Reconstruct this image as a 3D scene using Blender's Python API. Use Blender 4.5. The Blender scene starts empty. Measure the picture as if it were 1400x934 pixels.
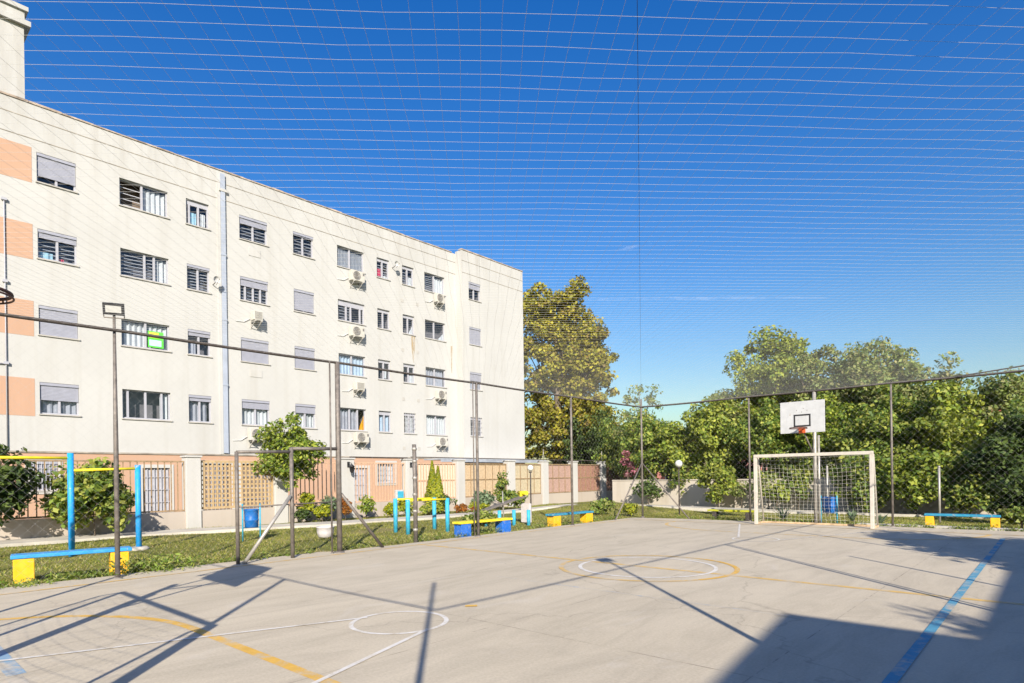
import bpy, math, random
import numpy as np
from mathutils import Matrix, Vector

random.seed(7)
S = bpy.context.scene
COL = S.collection
rad = math.radians

# ------------------------------------------------------------------ camera
cd = bpy.data.cameras.new("camera")
cam = bpy.data.objects.new("camera", cd)
COL.objects.link(cam)
cd.sensor_width = 36.0
cd.lens = 36.0 * 835.0 / 1400.0
cd.shift_y = 184.0 / 1400.0
cd.clip_start = 0.05
cd.clip_end = 20000.0
cam.matrix_world = (Matrix.Translation((0, 0, 1.54)) @ Matrix.Rotation(rad(41.9), 4, 'Z')
                    @ Matrix.Rotation(rad(90), 4, 'X') @ Matrix.Rotation(-0.0142, 4, 'Z'))
S.camera = cam

# ------------------------------------------------------------------ sky and sun
SUN_EL = rad(27.0)
sx, sy = 0.738, -0.674                      # horizontal direction towards the sun
world = bpy.data.worlds.new("World")
S.world = world
world.use_nodes = True
wn = world.node_tree
bg = wn.nodes["Background"]
sky = wn.nodes.new("ShaderNodeTexSky")
sky.sky_type = 'NISHITA'
sky.sun_disc = False
sky.sun_elevation = SUN_EL
sky.sun_rotation = math.atan2(sx, sy)
sky.altitude = 0
sky.air_density = 1.6
sky.dust_density = 1.0
sky.ozone_density = 6.0
hsv = wn.nodes.new("ShaderNodeHueSaturation")
hsv.inputs["Saturation"].default_value = 1.33
hsv.inputs["Hue"].default_value = 0.518
wn.links.new(sky.outputs[0], hsv.inputs["Color"])
wn.links.new(hsv.outputs[0], bg.inputs[0])
bg.inputs[1].default_value = 0.09

sl = bpy.data.lights.new("sun", 'SUN')
sl.energy = 5.0
sl.angle = rad(0.48)
sl.color = (1.0, 0.91, 0.78)
so = bpy.data.objects.new("sun", sl)
COL.objects.link(so)
L = Vector((-sx * math.cos(SUN_EL), -sy * math.cos(SUN_EL), -math.sin(SUN_EL)))
so.rotation_euler = L.to_track_quat('-Z', 'Y').to_euler()
so.location = (20, -20, 30)

S.view_settings.view_transform = 'Standard'
S.view_settings.look = 'None'
S.view_settings.gamma = 1.0
S.view_settings.use_curve_mapping = False
S.view_settings.exposure = 0.80


# ------------------------------------------------------------------ materials
def srgb(r, g, b):
    def f(c):
        c /= 255.0
        return c / 12.92 if c <= 0.04045 else ((c + 0.055) / 1.055) ** 2.4
    return (f(r), f(g), f(b), 1.0)


class Mat:
    def __init__(self, name, rough=0.7, spec=0.3, metal=0.0):
        self.m = bpy.data.materials.new(name)
        self.m.use_nodes = True
        self.t = self.m.node_tree
        self.b = self.t.nodes["Principled BSDF"]
        self.b.inputs["Roughness"].default_value = rough
        self.b.inputs["Specular IOR Level"].default_value = spec
        self.b.inputs["Metallic"].default_value = metal
        self.co = self.t.nodes.new("ShaderNodeTexCoord").outputs["Object"]

    def n(self, typ):
        return self.t.nodes.new(typ)

    def l(self, a, b):
        self.t.links.new(a, b)

    def noise(self, scale, detail=4, rough=0.55, stretch=None, dist=0.0):
        nz = self.n("ShaderNodeTexNoise")
        nz.inputs["Scale"].default_value = scale
        nz.inputs["Detail"].default_value = detail
        nz.inputs["Roughness"].default_value = rough
        nz.inputs["Distortion"].default_value = dist
        co = self.co
        if stretch:
            mp = self.n("ShaderNodeMapping")
            mp.inputs["Scale"].default_value = stretch
            self.l(co, mp.inputs[0])
            co = mp.outputs[0]
        self.l(co, nz.inputs["Vector"])
        return nz.outputs["Fac"]

    def ramp(self, fac, stops):
        r = self.n("ShaderNodeValToRGB")
        e = r.color_ramp.elements
        while len(e) < len(stops):
            e.new(0.5)
        for i, (p, c) in enumerate(stops):
            e[i].position = p
            e[i].color = c if len(c) == 4 else (*c, 1)
        self.l(fac, r.inputs[0])
        return r.outputs[0]

    def mix(self, fac, a, b, mode='MIX'):
        x = self.n("ShaderNodeMix")
        x.data_type = 'RGBA'
        x.blend_type = mode
        for i, v in ((0, fac), (6, a), (7, b)):
            if hasattr(v, "links"):
                self.l(v, x.inputs[i])
            else:
                x.inputs[i].default_value = v
        return x.outputs[2]

    def base(self, c):
        if hasattr(c, "links"):
            self.l(c, self.b.inputs["Base Color"])
        else:
            self.b.inputs["Base Color"].default_value = c

    def bump(self, h, strength=0.3, dist=0.01):
        bp = self.n("ShaderNodeBump")
        bp.inputs["Strength"].default_value = strength
        bp.inputs["Distance"].default_value = dist
        self.l(h, bp.inputs["Height"])
        self.l(bp.outputs[0], self.b.inputs["Normal"])


def G(v):
    return (v, v, v, 1)


def simple(name, col, rough=0.6, var=0.15, scale=6.0, spec=0.3, metal=0.0, bump=0.0, wear=0.0, under=(0.34, 0.31, 0.27)):
    """one colour broken up by two noises"""
    m = Mat(name, rough, spec, metal)
    lo = tuple(c * (1 - var) for c in col[:3])
    hi = tuple(min(1, c * (1 + var)) for c in col[:3])
    c = m.ramp(m.noise(scale, 6, 0.6), [(0.3, lo), (0.7, hi)])
    if wear:
        chip = m.ramp(m.noise(11, 8, 0.72, None, 0.5), [(0.66 - wear, G(0.0)), (0.69 - wear, G(0.9))])
        c = m.mix(chip, c, (*under, 1))
        scuff = m.ramp(m.noise(3.5, 6, 0.7), [(0.48, G(0.0)), (0.75, G(0.35))])
        c = m.mix(scuff, c, tuple(0.55 * v + 0.10 for v in col[:3]) + (1,))
    m.base(c)
    if bump:
        m.bump(m.noise(scale * 8, 4), bump, 0.004)
    return m.m


def concrete_colour(m):
    big = m.ramp(m.noise(0.30, 6, 0.6, None, 0.4), [(0.30, (0.482, 0.422, 0.320)), (0.70, (0.535, 0.472, 0.366))])
    mid = m.ramp(m.noise(1.7, 9, 0.68, (1.3, 0.32, 1), 0.7), [(0.30, G(0.82)), (0.55, G(1.0)), (0.8, G(1.05))])
    c = m.mix(1.0, big, mid, 'MULTIPLY')
    fine = m.ramp(m.noise(38, 5, 0.7), [(0.25, G(0.84)), (0.7, G(1.08))])
    c = m.mix(1.0, c, fine, 'MULTIPLY')
    stain = m.ramp(m.noise(0.75, 5, 0.62, (0.55, 1, 1), 1.5), [(0.56, G(0.0)), (0.76, G(0.24))])
    c = m.mix(stain, c, (0.36, 0.305, 0.24, 1))
    pale = m.ramp(m.noise(1.1, 6, 0.6, (1.6, 0.7, 1), 0.9), [(0.60, G(0.0)), (0.74, G(0.35))])
    c = m.mix(pale, c, (0.56, 0.52, 0.46, 1))
    # hairline cracks
    vo = m.n("ShaderNodeTexVoronoi")
    vo.feature = 'DISTANCE_TO_EDGE'
    vo.inputs["Scale"].default_value = 0.21
    nz = m.n("ShaderNodeTexNoise")
    nz.inputs["Scale"].default_value = 1.4
    nz.inputs["Detail"].default_value = 6
    m.l(m.co, nz.inputs["Vector"])
    ad = m.n("ShaderNodeVectorMath")
    ad.operation = 'MULTIPLY_ADD'
    m.l(nz.outputs["Color"], ad.inputs[0])
    ad.inputs[1].default_value = (1.1, 1.1, 0)
    m.l(m.co, ad.inputs[2])
    m.l(ad.outputs[0], vo.inputs["Vector"])
    cr = m.ramp(vo.outputs["Distance"], [(0.0, G(0.28)), (0.0028, G(0.0))])
    c = m.mix(cr, c, (0.15, 0.13, 0.11, 1))
    return c


def court_mat():
    m = Mat("court_concrete", 0.85, 0.2)
    m.base(concrete_colour(m))
    m.bump(m.noise(55, 6, 0.7), 0.25, 0.004)
    return m.m


def paint_mat(name, col, wear=0.45):
    m = Mat(name, 0.75, 0.25)
    c = concrete_colour(m)
    w = m.ramp(m.noise(3.2, 8, 0.72, None, 0.8), [(wear - 0.07, G(0.05)), (wear + 0.10, G(0.93))])
    pc = m.ramp(m.noise(9, 5, 0.6), [(0.3, tuple(v * 0.82 for v in col[:3])), (0.7, col)])
    m.base(m.mix(w, c, pc))
    m.bump(m.noise(55, 6, 0.7), 0.2, 0.003)
    return m.m


def facade_mat(name, col, streak=0.5):
    m = Mat(name, 0.9, 0.15)
    lo = tuple(c * 0.93 for c in col[:3])
    c = m.ramp(m.noise(0.35, 6, 0.6), [(0.35, lo), (0.65, col)])
    st = m.ramp(m.noise(2.2, 5, 0.6, (1, 1, 0.06)), [(0.50, G(0.0)), (0.75, G(streak))])
    c = m.mix(st, c, tuple(v * k for v, k in zip(col[:3], (0.80, 0.775, 0.73))) + (1,))
    sep = m.n("ShaderNodeSeparateXYZ")
    m.l(m.co, sep.inputs[0])
    mr = m.n("ShaderNodeMapRange")                  # rain-washed dirt below the parapet
    mr.inputs[1].default_value, mr.inputs[2].default_value = 12.6, 14.8
    m.l(sep.outputs[2], mr.inputs[0])
    dirt = m.ramp(m.noise(2.6, 7, 0.68, (1, 1, 0.10)), [(0.44, G(0.0)), (0.66, G(0.75 * streak))])
    c = m.mix(m.mix(1.0, dirt, mr.outputs[0], 'MULTIPLY'), c, tuple(v * k for v, k in zip(col[:3], (0.62, 0.58, 0.53))) + (1,))
    blot = m.ramp(m.noise(1.5, 6, 0.65), [(0.58, G(0.0)), (0.72, G(0.30 * streak))])
    c = m.mix(blot, c, tuple(v * k for v, k in zip(col[:3], (0.75, 0.71, 0.66))) + (1,))
    m.base(c)
    m.bump(m.noise(30, 4, 0.6), 0.25, 0.006)
    return m.m


def leaf_mat(name, cols, trans=0.35, rough=0.55):
    m = Mat(name, rough, 0.25)
    g = m.n("ShaderNodeNewGeometry")
    n_ = len(cols)
    c = m.ramp(g.outputs["Random Per Island"], [((i + 0.5) / n_, k) for i, k in enumerate(cols)])
    patch = m.ramp(m.noise(0.9, 3, 0.5), [(0.35, G(0.72)), (0.65, G(1.18))])
    c = m.mix(1.0, c, patch, 'MULTIPLY')
    m.base(c)
    tr = m.n("ShaderNodeBsdfTranslucent")
    m.l(m.mix(1.0, c, (1.15, 1.12, 0.6, 1), 'MULTIPLY'), tr.inputs[0])
    mx = m.n("ShaderNodeMixShader")
    mx.inputs[0].default_value = trans
    m.l(m.b.outputs[0], mx.inputs[1])
    m.l(tr.outputs[0], mx.inputs[2])
    m.l(mx.outputs[0], m.t.nodes["Material Output"].inputs[0])
    return m.m


def glass_mat():
    m = Mat("window_glass", 0.03, 0.5)
    t = m.n("ShaderNodeBsdfTransparent")
    t.inputs[0].default_value = (0.80, 0.84, 0.88, 1)
    g = m.n("ShaderNodeBsdfGlossy")
    g.inputs["Roughness"].default_value = 0.03
    g.inputs["Color"].default_value = (0.9, 0.9, 0.92, 1)
    f = m.n("ShaderNodeLayerWeight")
    f.inputs[0].default_value = 0.5
    pw = m.n("ShaderNodeMath")
    pw.operation = 'POWER'
    m.l(f.outputs["Facing"], pw.inputs[0])
    pw.inputs[1].default_value = 3.0
    ma = m.n("ShaderNodeMath")
    ma.operation = 'MULTIPLY_ADD'
    m.l(pw.outputs[0], ma.inputs[0])
    ma.inputs[1].default_value = 0.7
    ma.inputs[2].default_value = 0.06
    mx = m.n("ShaderNodeMixShader")
    m.l(ma.outputs[0], mx.inputs[0])
    m.l(t.outputs[0], mx.inputs[1])
    m.l(g.outputs[0], mx.inputs[2])
    m.l(mx.outputs[0], m.t.nodes["Material Output"].inputs[0])
    return m.m


def lawn_mat():
    m = Mat("lawn_soil", 0.95, 0.1)
    c = m.ramp(m.noise(0.55, 6, 0.6), [(0.30, (0.115, 0.135, 0.03)), (0.55, (0.165, 0.165, 0.045)), (0.72, (0.28, 0.225, 0.115))])
    f = m.ramp(m.noise(26, 5, 0.7), [(0.3, G(0.65)), (0.7, G(1.25))])
    m.base(m.mix(1.0, c, f, 'MULTIPLY'))
    m.bump(m.noise(30, 5, 0.7), 0.5, 0.02)
    return m.m


M = {}
M['court'] = court_mat()
M['white_line'] = paint_mat("white_line_paint", (0.70, 0.68, 0.64, 1), 0.42)
M['orange_line'] = paint_mat("orange_line_paint", (0.68, 0.40, 0.06, 1), 0.42)
M['orange_worn'] = paint_mat("worn_orange_line_paint", (0.64, 0.42, 0.13, 1), 0.46)
M['blue_line'] = paint_mat("blue_line_paint", (0.060, 0.285, 0.44, 1), 0.42)
M['blue_worn'] = paint_mat("worn_blue_line_paint", (0.26, 0.37, 0.50, 1), 0.60)
M['blue_faded'] = paint_mat("faded_blue_line_paint", (0.20, 0.36, 0.52, 1), 0.47)
M['joint'] = paint_mat("slab_joint_dirt", (0.24, 0.205, 0.165, 1), 0.50)
M['lawn'] = lawn_mat()
M['path'] = simple("path_concrete", (0.46, 0.43, 0.37), 0.9, 0.18, 1.8, bump=0.2)
M['facade'] = facade_mat("cream_render", (0.462, 0.461, 0.449, 1), 0.45)
M['facade_orange'] = facade_mat("peach_render", (0.46, 0.295, 0.208, 1), 0.25)
M['coping'] = simple("dirty_coping", (0.33, 0.27, 0.22), 0.9, 0.55, 3.0)
M['groove'] = simple("groove_dirt", (0.30, 0.27, 0.23), 0.9, 0.4, 2.0)
M['frame_white'] = simple("white_aluminium", (0.37, 0.375, 0.42), 0.45, 0.06, 4)
M['frame_grey'] = simple("grey_aluminium", (0.42, 0.43, 0.47), 0.4, 0.06, 4)
M['shutter'] = simple("lilac_grey_shutter", (0.30, 0.31, 0.37), 0.55, 0.07, 5)
M['curtain_white'] = simple("white_curtain", (0.60, 0.60, 0.60), 0.9, 0.08, 5)
M['curtain_blue'] = simple("pale_blue_curtain", (0.45, 0.54, 0.64), 0.9, 0.12, 5)
M['curtain_grey'] = simple("grey_curtain", (0.38, 0.38, 0.42), 0.9, 0.15, 5)
M['cloth_orange'] = simple("orange_cloth", (0.75, 0.36, 0.02), 0.9, 0.1, 5)
M['cloth_red'] = simple("red_cloth", (0.55, 0.04, 0.09), 0.9, 0.2, 5)
M['cloth_cyan'] = simple("pale_blue_cloth", (0.35, 0.55, 0.65), 0.9, 0.2, 5)
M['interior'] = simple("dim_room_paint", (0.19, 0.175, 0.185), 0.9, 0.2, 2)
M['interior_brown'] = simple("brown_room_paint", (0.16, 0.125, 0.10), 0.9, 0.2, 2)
M['glass'] = glass_mat()
M['sill'] = simple("sill_render", (0.40, 0.385, 0.36), 0.85, 0.1, 4)
M['pipe'] = simple("grey_downpipe", (0.33, 0.37, 0.45), 0.6, 0.1, 2)
M['ac'] = simple("ac_cream_metal", (0.47, 0.455, 0.41), 0.5, 0.07, 5)
M['ac_dark'] = simple("ac_fan_dark", (0.16, 0.15, 0.15), 0.6, 0.2, 20)
M['steel'] = simple("weathered_steel", (0.165, 0.145, 0.130), 0.6, 0.35, 9, 0.4, 0.3)
M['steel_pale'] = simple("galvanised_steel", (0.36, 0.34, 0.31), 0.5, 0.25, 7, 0.4, 0.4)
M['cable'] = simple("dark_cable", (0.060, 0.050, 0.045), 0.8, 0.3, 15)
M['net'] = simple("pale_nylon_net", (0.52, 0.52, 0.50), 0.6, 0.08, 3)
M['net_side'] = simple("side_nylon_net", (0.34, 0.34, 0.34), 0.7, 0.15, 3)
M['goal_net'] = simple("white_goal_net", (0.66, 0.63, 0.56), 0.8, 0.12, 6)
M['goal'] = simple("white_goal_paint", (0.50, 0.46, 0.40), 0.5, 0.12, 7, wear=0.035)
M['goal_rust'] = simple("worn_goal_base_paint", (0.50, 0.36, 0.22), 0.7, 0.35, 6)
M['board'] = simple("white_board", (0.45, 0.46, 0.47), 0.6, 0.10, 4, wear=0.035)
M['black'] = simple("black_paint", (0.025, 0.025, 0.028), 0.6, 0.2, 8)
M['ring'] = simple("orange_ring_paint", (0.52, 0.10, 0.03), 0.6, 0.3, 12)
M['ring_dark'] = simple("rusty_ring_steel", (0.10, 0.055, 0.045), 0.7, 0.4, 12)
M['bench_blue'] = simple("sky_blue_bench_paint", (0.03, 0.27, 0.58), 0.55, 0.15, 7, wear=0.035)
M['bench_teal'] = simple("teal_bench_paint", (0.02, 0.22, 0.36), 0.6, 0.2, 7, wear=0.07)
M['deep_blue'] = simple("deep_blue_paint", (0.015, 0.13, 0.52), 0.55, 0.18, 7, wear=0.07)
M['yellow'] = simple("yellow_paint", (0.74, 0.40, 0.01), 0.55, 0.12, 7, wear=0.035)
M['yellow_bright'] = simple("lemon_yellow_paint", (0.72, 0.58, 0.02), 0.55, 0.15, 7, wear=0.035)
M['lime'] = simple("lime_yellow_paint", (0.42, 0.42, 0.02), 0.6, 0.2, 7, wear=0.07)
M['post_blue'] = simple("bright_blue_post_paint", (0.015, 0.28, 0.66), 0.5, 0.12, 7, wear=0.035)
M['post_cyan'] = simple("cyan_post_paint", (0.04, 0.35, 0.52), 0.55, 0.18, 9, wear=0.035)
M['bin_blue'] = simple("blue_plastic", (0.008, 0.12, 0.40), 0.45, 0.15, 8, wear=0.035)
M['wall_base'] = facade_mat("dirty_wall_render", (0.42, 0.37, 0.32, 1), 0.9)
M['pillar'] = facade_mat("white_pillar_paint", (0.47, 0.465, 0.45, 1), 0.5)
M['far_wall'] = facade_mat("beige_wall_render", (0.47, 0.425, 0.365, 1), 0.9)
M['rail_brown'] = simple("brown_railing_paint", (0.27, 0.19, 0.11), 0.7, 0.3, 8)
M['rail_peach'] = simple("peach_railing_paint", (0.50, 0.33, 0.22), 0.7, 0.15, 8)
M['lattice'] = simple("tan_lattice_wood", (0.40, 0.29, 0.16), 0.75, 0.2, 10)
M['mat_cream'] = simple("cream_slat_screen", (0.60, 0.48, 0.38), 0.8, 0.1, 12)
M['mat_tan'] = simple("tan_reed_screen", (0.45, 0.34, 0.22), 0.85, 0.2, 14)
M['mat_khaki'] = simple("khaki_reed_screen", (0.42, 0.36, 0.25), 0.85, 0.2, 14)
M['mat_pink'] = simple("pinkish_reed_screen", (0.36, 0.24, 0.20), 0.85, 0.2, 14)
M['mat_brown'] = simple("brown_wood_screen", (0.28, 0.155, 0.115), 0.85, 0.25, 10)
M['canopy'] = simple("grey_canopy_sheet", (0.30, 0.33, 0.38), 0.6, 0.2, 3)
M['lamp_globe'] = simple("milky_globe", (0.58, 0.58, 0.56), 0.3, 0.04, 5)
M['lens'] = simple("floodlight_lens", (0.44, 0.44, 0.42), 0.25, 0.1, 25)
M['pot'] = simple("white_pot_ceramic", (0.52, 0.49, 0.49), 0.5, 0.1, 9)
M['pink_house'] = facade_mat("pink_house_render", (0.50, 0.22, 0.20, 1), 0.6)
M['red_roof'] = simple("red_roof_tile", (0.28, 0.085, 0.055), 0.85, 0.3, 6)
M['grey_roof'] = simple("grey_roof_sheet", (0.30, 0.29, 0.28), 0.8, 0.2, 3)
M['bark'] = simple("grey_bark", (0.13, 0.105, 0.08), 0.9, 0.4, 8, bump=0.5)
M['sign_green'] = simple("green_sign", (0.10, 0.52, 0.06), 0.5, 0.1, 6)
M['sign_yellow'] = simple("yellow_sign_band", (0.70, 0.68, 0.05), 0.5, 0.1, 6)
M['sign_pale'] = simple("pale_blue_sign_band", (0.42, 0.66, 0.70), 0.5, 0.1, 6)
M['dish'] = simple("grey_dish_metal", (0.42, 0.42, 0.42), 0.5, 0.2, 9)

M['leaf_autumn'] = leaf_mat("autumn_plane_leaves", [(0.152, 0.168, 0.029), (0.287, 0.286, 0.035), (0.432, 0.396, 0.044), (0.353, 0.315, 0.044), (0.238, 0.176, 0.050)])
M['leaf_mid'] = leaf_mat("mid_green_leaves", [(0.084, 0.146, 0.030), (0.152, 0.232, 0.043), (0.241, 0.311, 0.054), (0.348, 0.363, 0.075)])
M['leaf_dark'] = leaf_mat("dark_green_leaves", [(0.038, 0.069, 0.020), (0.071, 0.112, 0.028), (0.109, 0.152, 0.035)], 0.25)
M['leaf_yellow'] = leaf_mat("yellow_green_leaves", [(0.162, 0.239, 0.040), (0.286, 0.353, 0.048), (0.407, 0.426, 0.066), (0.210, 0.249, 0.066)])
M['leaf_olive'] = leaf_mat("olive_leaves", [(0.125, 0.182, 0.054), (0.204, 0.266, 0.075), (0.294, 0.343, 0.106), (0.321, 0.310, 0.135)])
M['leaf_bright'] = leaf_mat("bright_lime_leaves", [(0.178, 0.237, 0.017), (0.306, 0.338, 0.019), (0.421, 0.413, 0.026)])
M['leaf_fresh'] = leaf_mat("fresh_green_leaves", [(0.114, 0.183, 0.026), (0.215, 0.291, 0.040), (0.351, 0.391, 0.059)])
M['leaf_greygreen'] = leaf_mat("grey_green_leaves", [(0.131, 0.201, 0.114), (0.219, 0.289, 0.166)])
M['leaf_orange'] = leaf_mat("orange_leaves", [(0.326, 0.100, 0.019), (0.428, 0.170, 0.026), (0.204, 0.100, 0.026)])
M['leaf_pink'] = leaf_mat("pink_blossom", [(0.428, 0.130, 0.195), (0.306, 0.090, 0.130), (0.122, 0.090, 0.039), (0.510, 0.220, 0.286)])
M['grass'] = leaf_mat("grass_blades", [(0.133, 0.170, 0.032), (0.222, 0.255, 0.041), (0.328, 0.331, 0.062), (0.425, 0.348, 0.165)], 0.3)
M['weed'] = leaf_mat("weed_leaves", [(0.125, 0.197, 0.029), (0.213, 0.289, 0.050), (0.312, 0.329, 0.098)], 0.3)


# ------------------------------------------------------------------ mesh helpers
class MB:
    def __init__(self):
        self.v, self.f, self.sm = [], [], []

    def face(self, pts, smooth=False):
        n = len(self.v)
        self.v += [tuple(p) for p in pts]
        self.f.append(tuple(range(n, n + len(pts))))
        self.sm.append(smooth)

    def box(self, x0, y0, z0, x1, y1, z1):
        n = len(self.v)
        self.v += [(x, y, z) for z in (z0, z1) for y in (y0, y1) for x in (x0, x1)]
        for q in ((0, 2, 3, 1), (4, 5, 7, 6), (0, 1, 5, 4), (2, 6, 7, 3), (0, 4, 6, 2), (1, 3, 7, 5)):
            self.f.append(tuple(n + i for i in q))
            self.sm.append(False)
        return self

    def bar(self, p, q, w, h, up=(0, 0, 1)):
        """rectangular beam from p to q, w wide sideways, h high"""
        p, q, up = Vector(p), Vector(q), Vector(up)
        d = (q - p).normalized()
        if abs(d.dot(up)) > 0.98:
            up = Vector((0, 1, 0))
        s = d.cross(up).normalized()
        u = s.cross(d).normalized()
        n = len(self.v)
        for c in (p, q):
            for a, b in ((-1, -1), (1, -1), (1, 1), (-1, 1)):
                self.v.append(tuple(c + s * a * w / 2 + u * b * h / 2))
        for qd in ((3, 2, 1, 0), (4, 5, 6, 7), (0, 1, 5, 4), (1, 2, 6, 5), (2, 3, 7, 6), (3, 0, 4, 7)):
            self.f.append(tuple(n + i for i in qd))
            self.sm.append(False)
        return self

    def tube(self, pts, r, n=8, caps=True):
        pts = [Vector(p) for p in pts]
        rs = r if isinstance(r, (list, tuple)) else [r] * len(pts)
        base = len(self.v)
        ref = None
        for i, p in enumerate(pts):
            d = (pts[min(i + 1, len(pts) - 1)] - pts[max(i - 1, 0)]).normalized()
            if ref is None or abs(ref.dot(d)) > 0.95:
                ref = Vector((0, 0, 1)) if abs(d.z) < 0.9 else Vector((1, 0, 0))
            s = d.cross(ref).normalized()
            u = s.cross(d).normalized()
            for k in range(n):
                a = 2 * math.pi * k / n
                self.v.append(tuple(p + (s * math.cos(a) + u * math.sin(a)) * rs[i]))
        for i in range(len(pts) - 1):
            for k in range(n):
                a, b = base + i * n + k, base + i * n + (k + 1) % n
                self.f.append((a, b, b + n, a + n))
                self.sm.append(n > 5)
        if caps:
            self.f.append(tuple(base + k for k in reversed(range(n))))
            self.f.append(tuple(base + (len(pts) - 1) * n + k for k in range(n)))
            self.sm += [False, False]
        return self

    def lathe(self, c, prof, n=20):
        """prof: list of (radius, z) turned about the vertical through c"""
        base = len(self.v)
        for r, z in prof:
            for k in range(n):
                a = 2 * math.pi * k / n
                self.v.append((c[0] + r * math.cos(a), c[1] + r * math.sin(a), c[2] + z))
        for i in range(len(prof) - 1):
            for k in range(n):
                a, b = base + i * n + k, base + i * n + (k + 1) % n
                self.f.append((a, b, b + n, a + n))
                self.sm.append(True)
        self.f.append(tuple(base + k for k in reversed(range(n))))
        self.f.append(tuple(base + (len(prof) - 1) * n + k for k in range(n)))
        self.sm += [False, False]
        return self

    def build(self, name, mat, parent=None, off=(0, 0, 0), bevel=0.0):
        me = bpy.data.meshes.new(name)
        o_ = off
        me.from_pydata([(x - o_[0], y - o_[1], z - o_[2]) for x, y, z in self.v], [], self.f)
        me.polygons.foreach_set("use_smooth", self.sm)
        me.materials.append(mat)
        o = bpy.data.objects.new(name, me)
        COL.objects.link(o)
        if parent:
            o.parent = parent
        if bevel:
            b = o.modifiers.new("bevel", 'BEVEL')
            b.width = bevel
            b.segments = 2
            b.limit_method = 'ANGLE'
        return o


def np_mesh(name, verts, faces_per, mat, parent=None):
    """verts (N*k,3): N separate faces of k corners each"""
    k = faces_per
    me = bpy.data.meshes.new(name)
    nv = len(verts)
    nf = nv // k
    me.vertices.add(nv)
    me.vertices.foreach_set("co", np.asarray(verts, dtype=np.float32).ravel())
    me.loops.add(nv)
    me.loops.foreach_set("vertex_index", np.arange(nv, dtype=np.int32))
    me.polygons.add(nf)
    me.polygons.foreach_set("loop_start", np.arange(0, nv, k, dtype=np.int32))
    me.polygons.foreach_set("loop_total", np.full(nf, k, dtype=np.int32))
    me.update(calc_edges=True)
    me.materials.append(mat)
    o = bpy.data.objects.new(name, me)
    COL.objects.link(o)
    if parent:
        o.parent = parent
    return o


def tag(o, label, cat, group=None):
    o["label"] = label
    o["category"] = cat
    if group:
        o["group"] = group
    return o


def thing(name, label, cat, loc=(0, 0, 0), group=None):
    o = bpy.data.objects.new(name, None)
    COL.objects.link(o)
    o.location = loc
    o.empty_display_size = 0.3
    return tag(o, label, cat, group)


def struct(o, kind='structure'):
    o["kind"] = kind
    return o


# ------------------------------------------------------------------ ground
def ground():
    def axis(lo, hi, step, far):
        a = list(np.arange(lo, hi + 0.01, step))
        return [-far, -far * 0.3, lo - 40] + a + [hi + 40, far * 0.3, far]
    xs, ys = axis(-24, 6, 0.5, 900), axis(-4, 36, 0.5, 900)
    mb = MB()
    for y in ys:
        for x in xs:
            z = -0.05 + 0.32 * math.exp(-(((x + 15.6) / 2.6) ** 2 + ((y - 23.6) / 2.4) ** 2))
            if -21 < x < -11.6 or 20 < y < 27:
                z += 0.025 * math.sin(x * 1.9 + 0.6) * math.sin(y * 1.35)
            mb.v.append((x, y, z))
    w = len(xs)
    for j in range(len(ys) - 1):
        for i in range(w - 1):
            mb.f.append((j * w + i, j * w + i + 1, (j + 1) * w + i + 1, (j + 1) * w + i))
            mb.sm.append(True)
    return struct(mb.build("ground", M['lawn']))


ground()

# court slab
mb = MB()
edge = []
yy = -4.0
while yy <= 19.3:
    edge.append((-11.62 + 0.0 * yy + random.uniform(-0.05, 0.05) + (0.25 if yy > 7 else 0), yy))
    yy += 0.35
top = [(x, y, 0.0) for x, y in edge] + [(-9.5, 19.42, 0), (-6.0, 19.52, 0), (-3, 19.5, 0), (1.2, 19.45, 0), (1.2, -4, 0)]
mb.face(list(reversed(top)))
for i in range(len(top)):
    a, b = top[i], top[(i + 1) % len(top)]
    mb.face([a, b, (b[0], b[1], -0.2), (a[0], a[1], -0.2)])
court = struct(mb.build("court", M['court']))

# concrete strip behind the far goal and garden path along the boundary fence
mb = MB()
mb.box(-4.4, 19.78, -0.2, 3.0, 20.12, 0.03)
struct(mb.build("kerb", M['path'], bevel=0.01))
mb = MB()
near = [(-19.75, -6), (-19.7, 3), (-19.35, 7), (-18.15, 11.3), (-17.75, 15), (-17.55, 19.5), (-16.6, 22.5), (-13.8, 24.0), (-9, 24.6), (2, 24.8)]
far_ = [(-21.3, -6), (-21.2, 3), (-20.75, 7), (-19.45, 11.6), (-18.85, 15), (-18.6, 19.5), (-17.3, 23.6), (-14.0, 25.1), (-9, 25.7), (2, 25.9)]
for i in range(len(near) - 1):
    a, b, c, d = near[i], near[i + 1], far_[i + 1], far_[i]
    z = [0.02 if p[1] < 20 else 0.03 + 0.24 * math.exp(-(((p[0] + 15.6) / 2.6) ** 2 + ((p[1] - 23.6) / 2.4) ** 2)) for p in (a, b, c, d)]
    mb.face([(a[0], a[1], z[0]), (b[0], b[1], z[1]), (c[0], c[1], z[2]), (d[0], d[1], z[3])])
    mb.face([(a[0], a[1], z[0] - 0.3), (b[0], b[1], z[1] - 0.3), (b[0], b[1], z[1]), (a[0], a[1], z[0])])
struct(mb.build("path", M['path']))


# ------------------------------------------------------------------ painted lines on the court
ZL = [0.0025]


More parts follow.
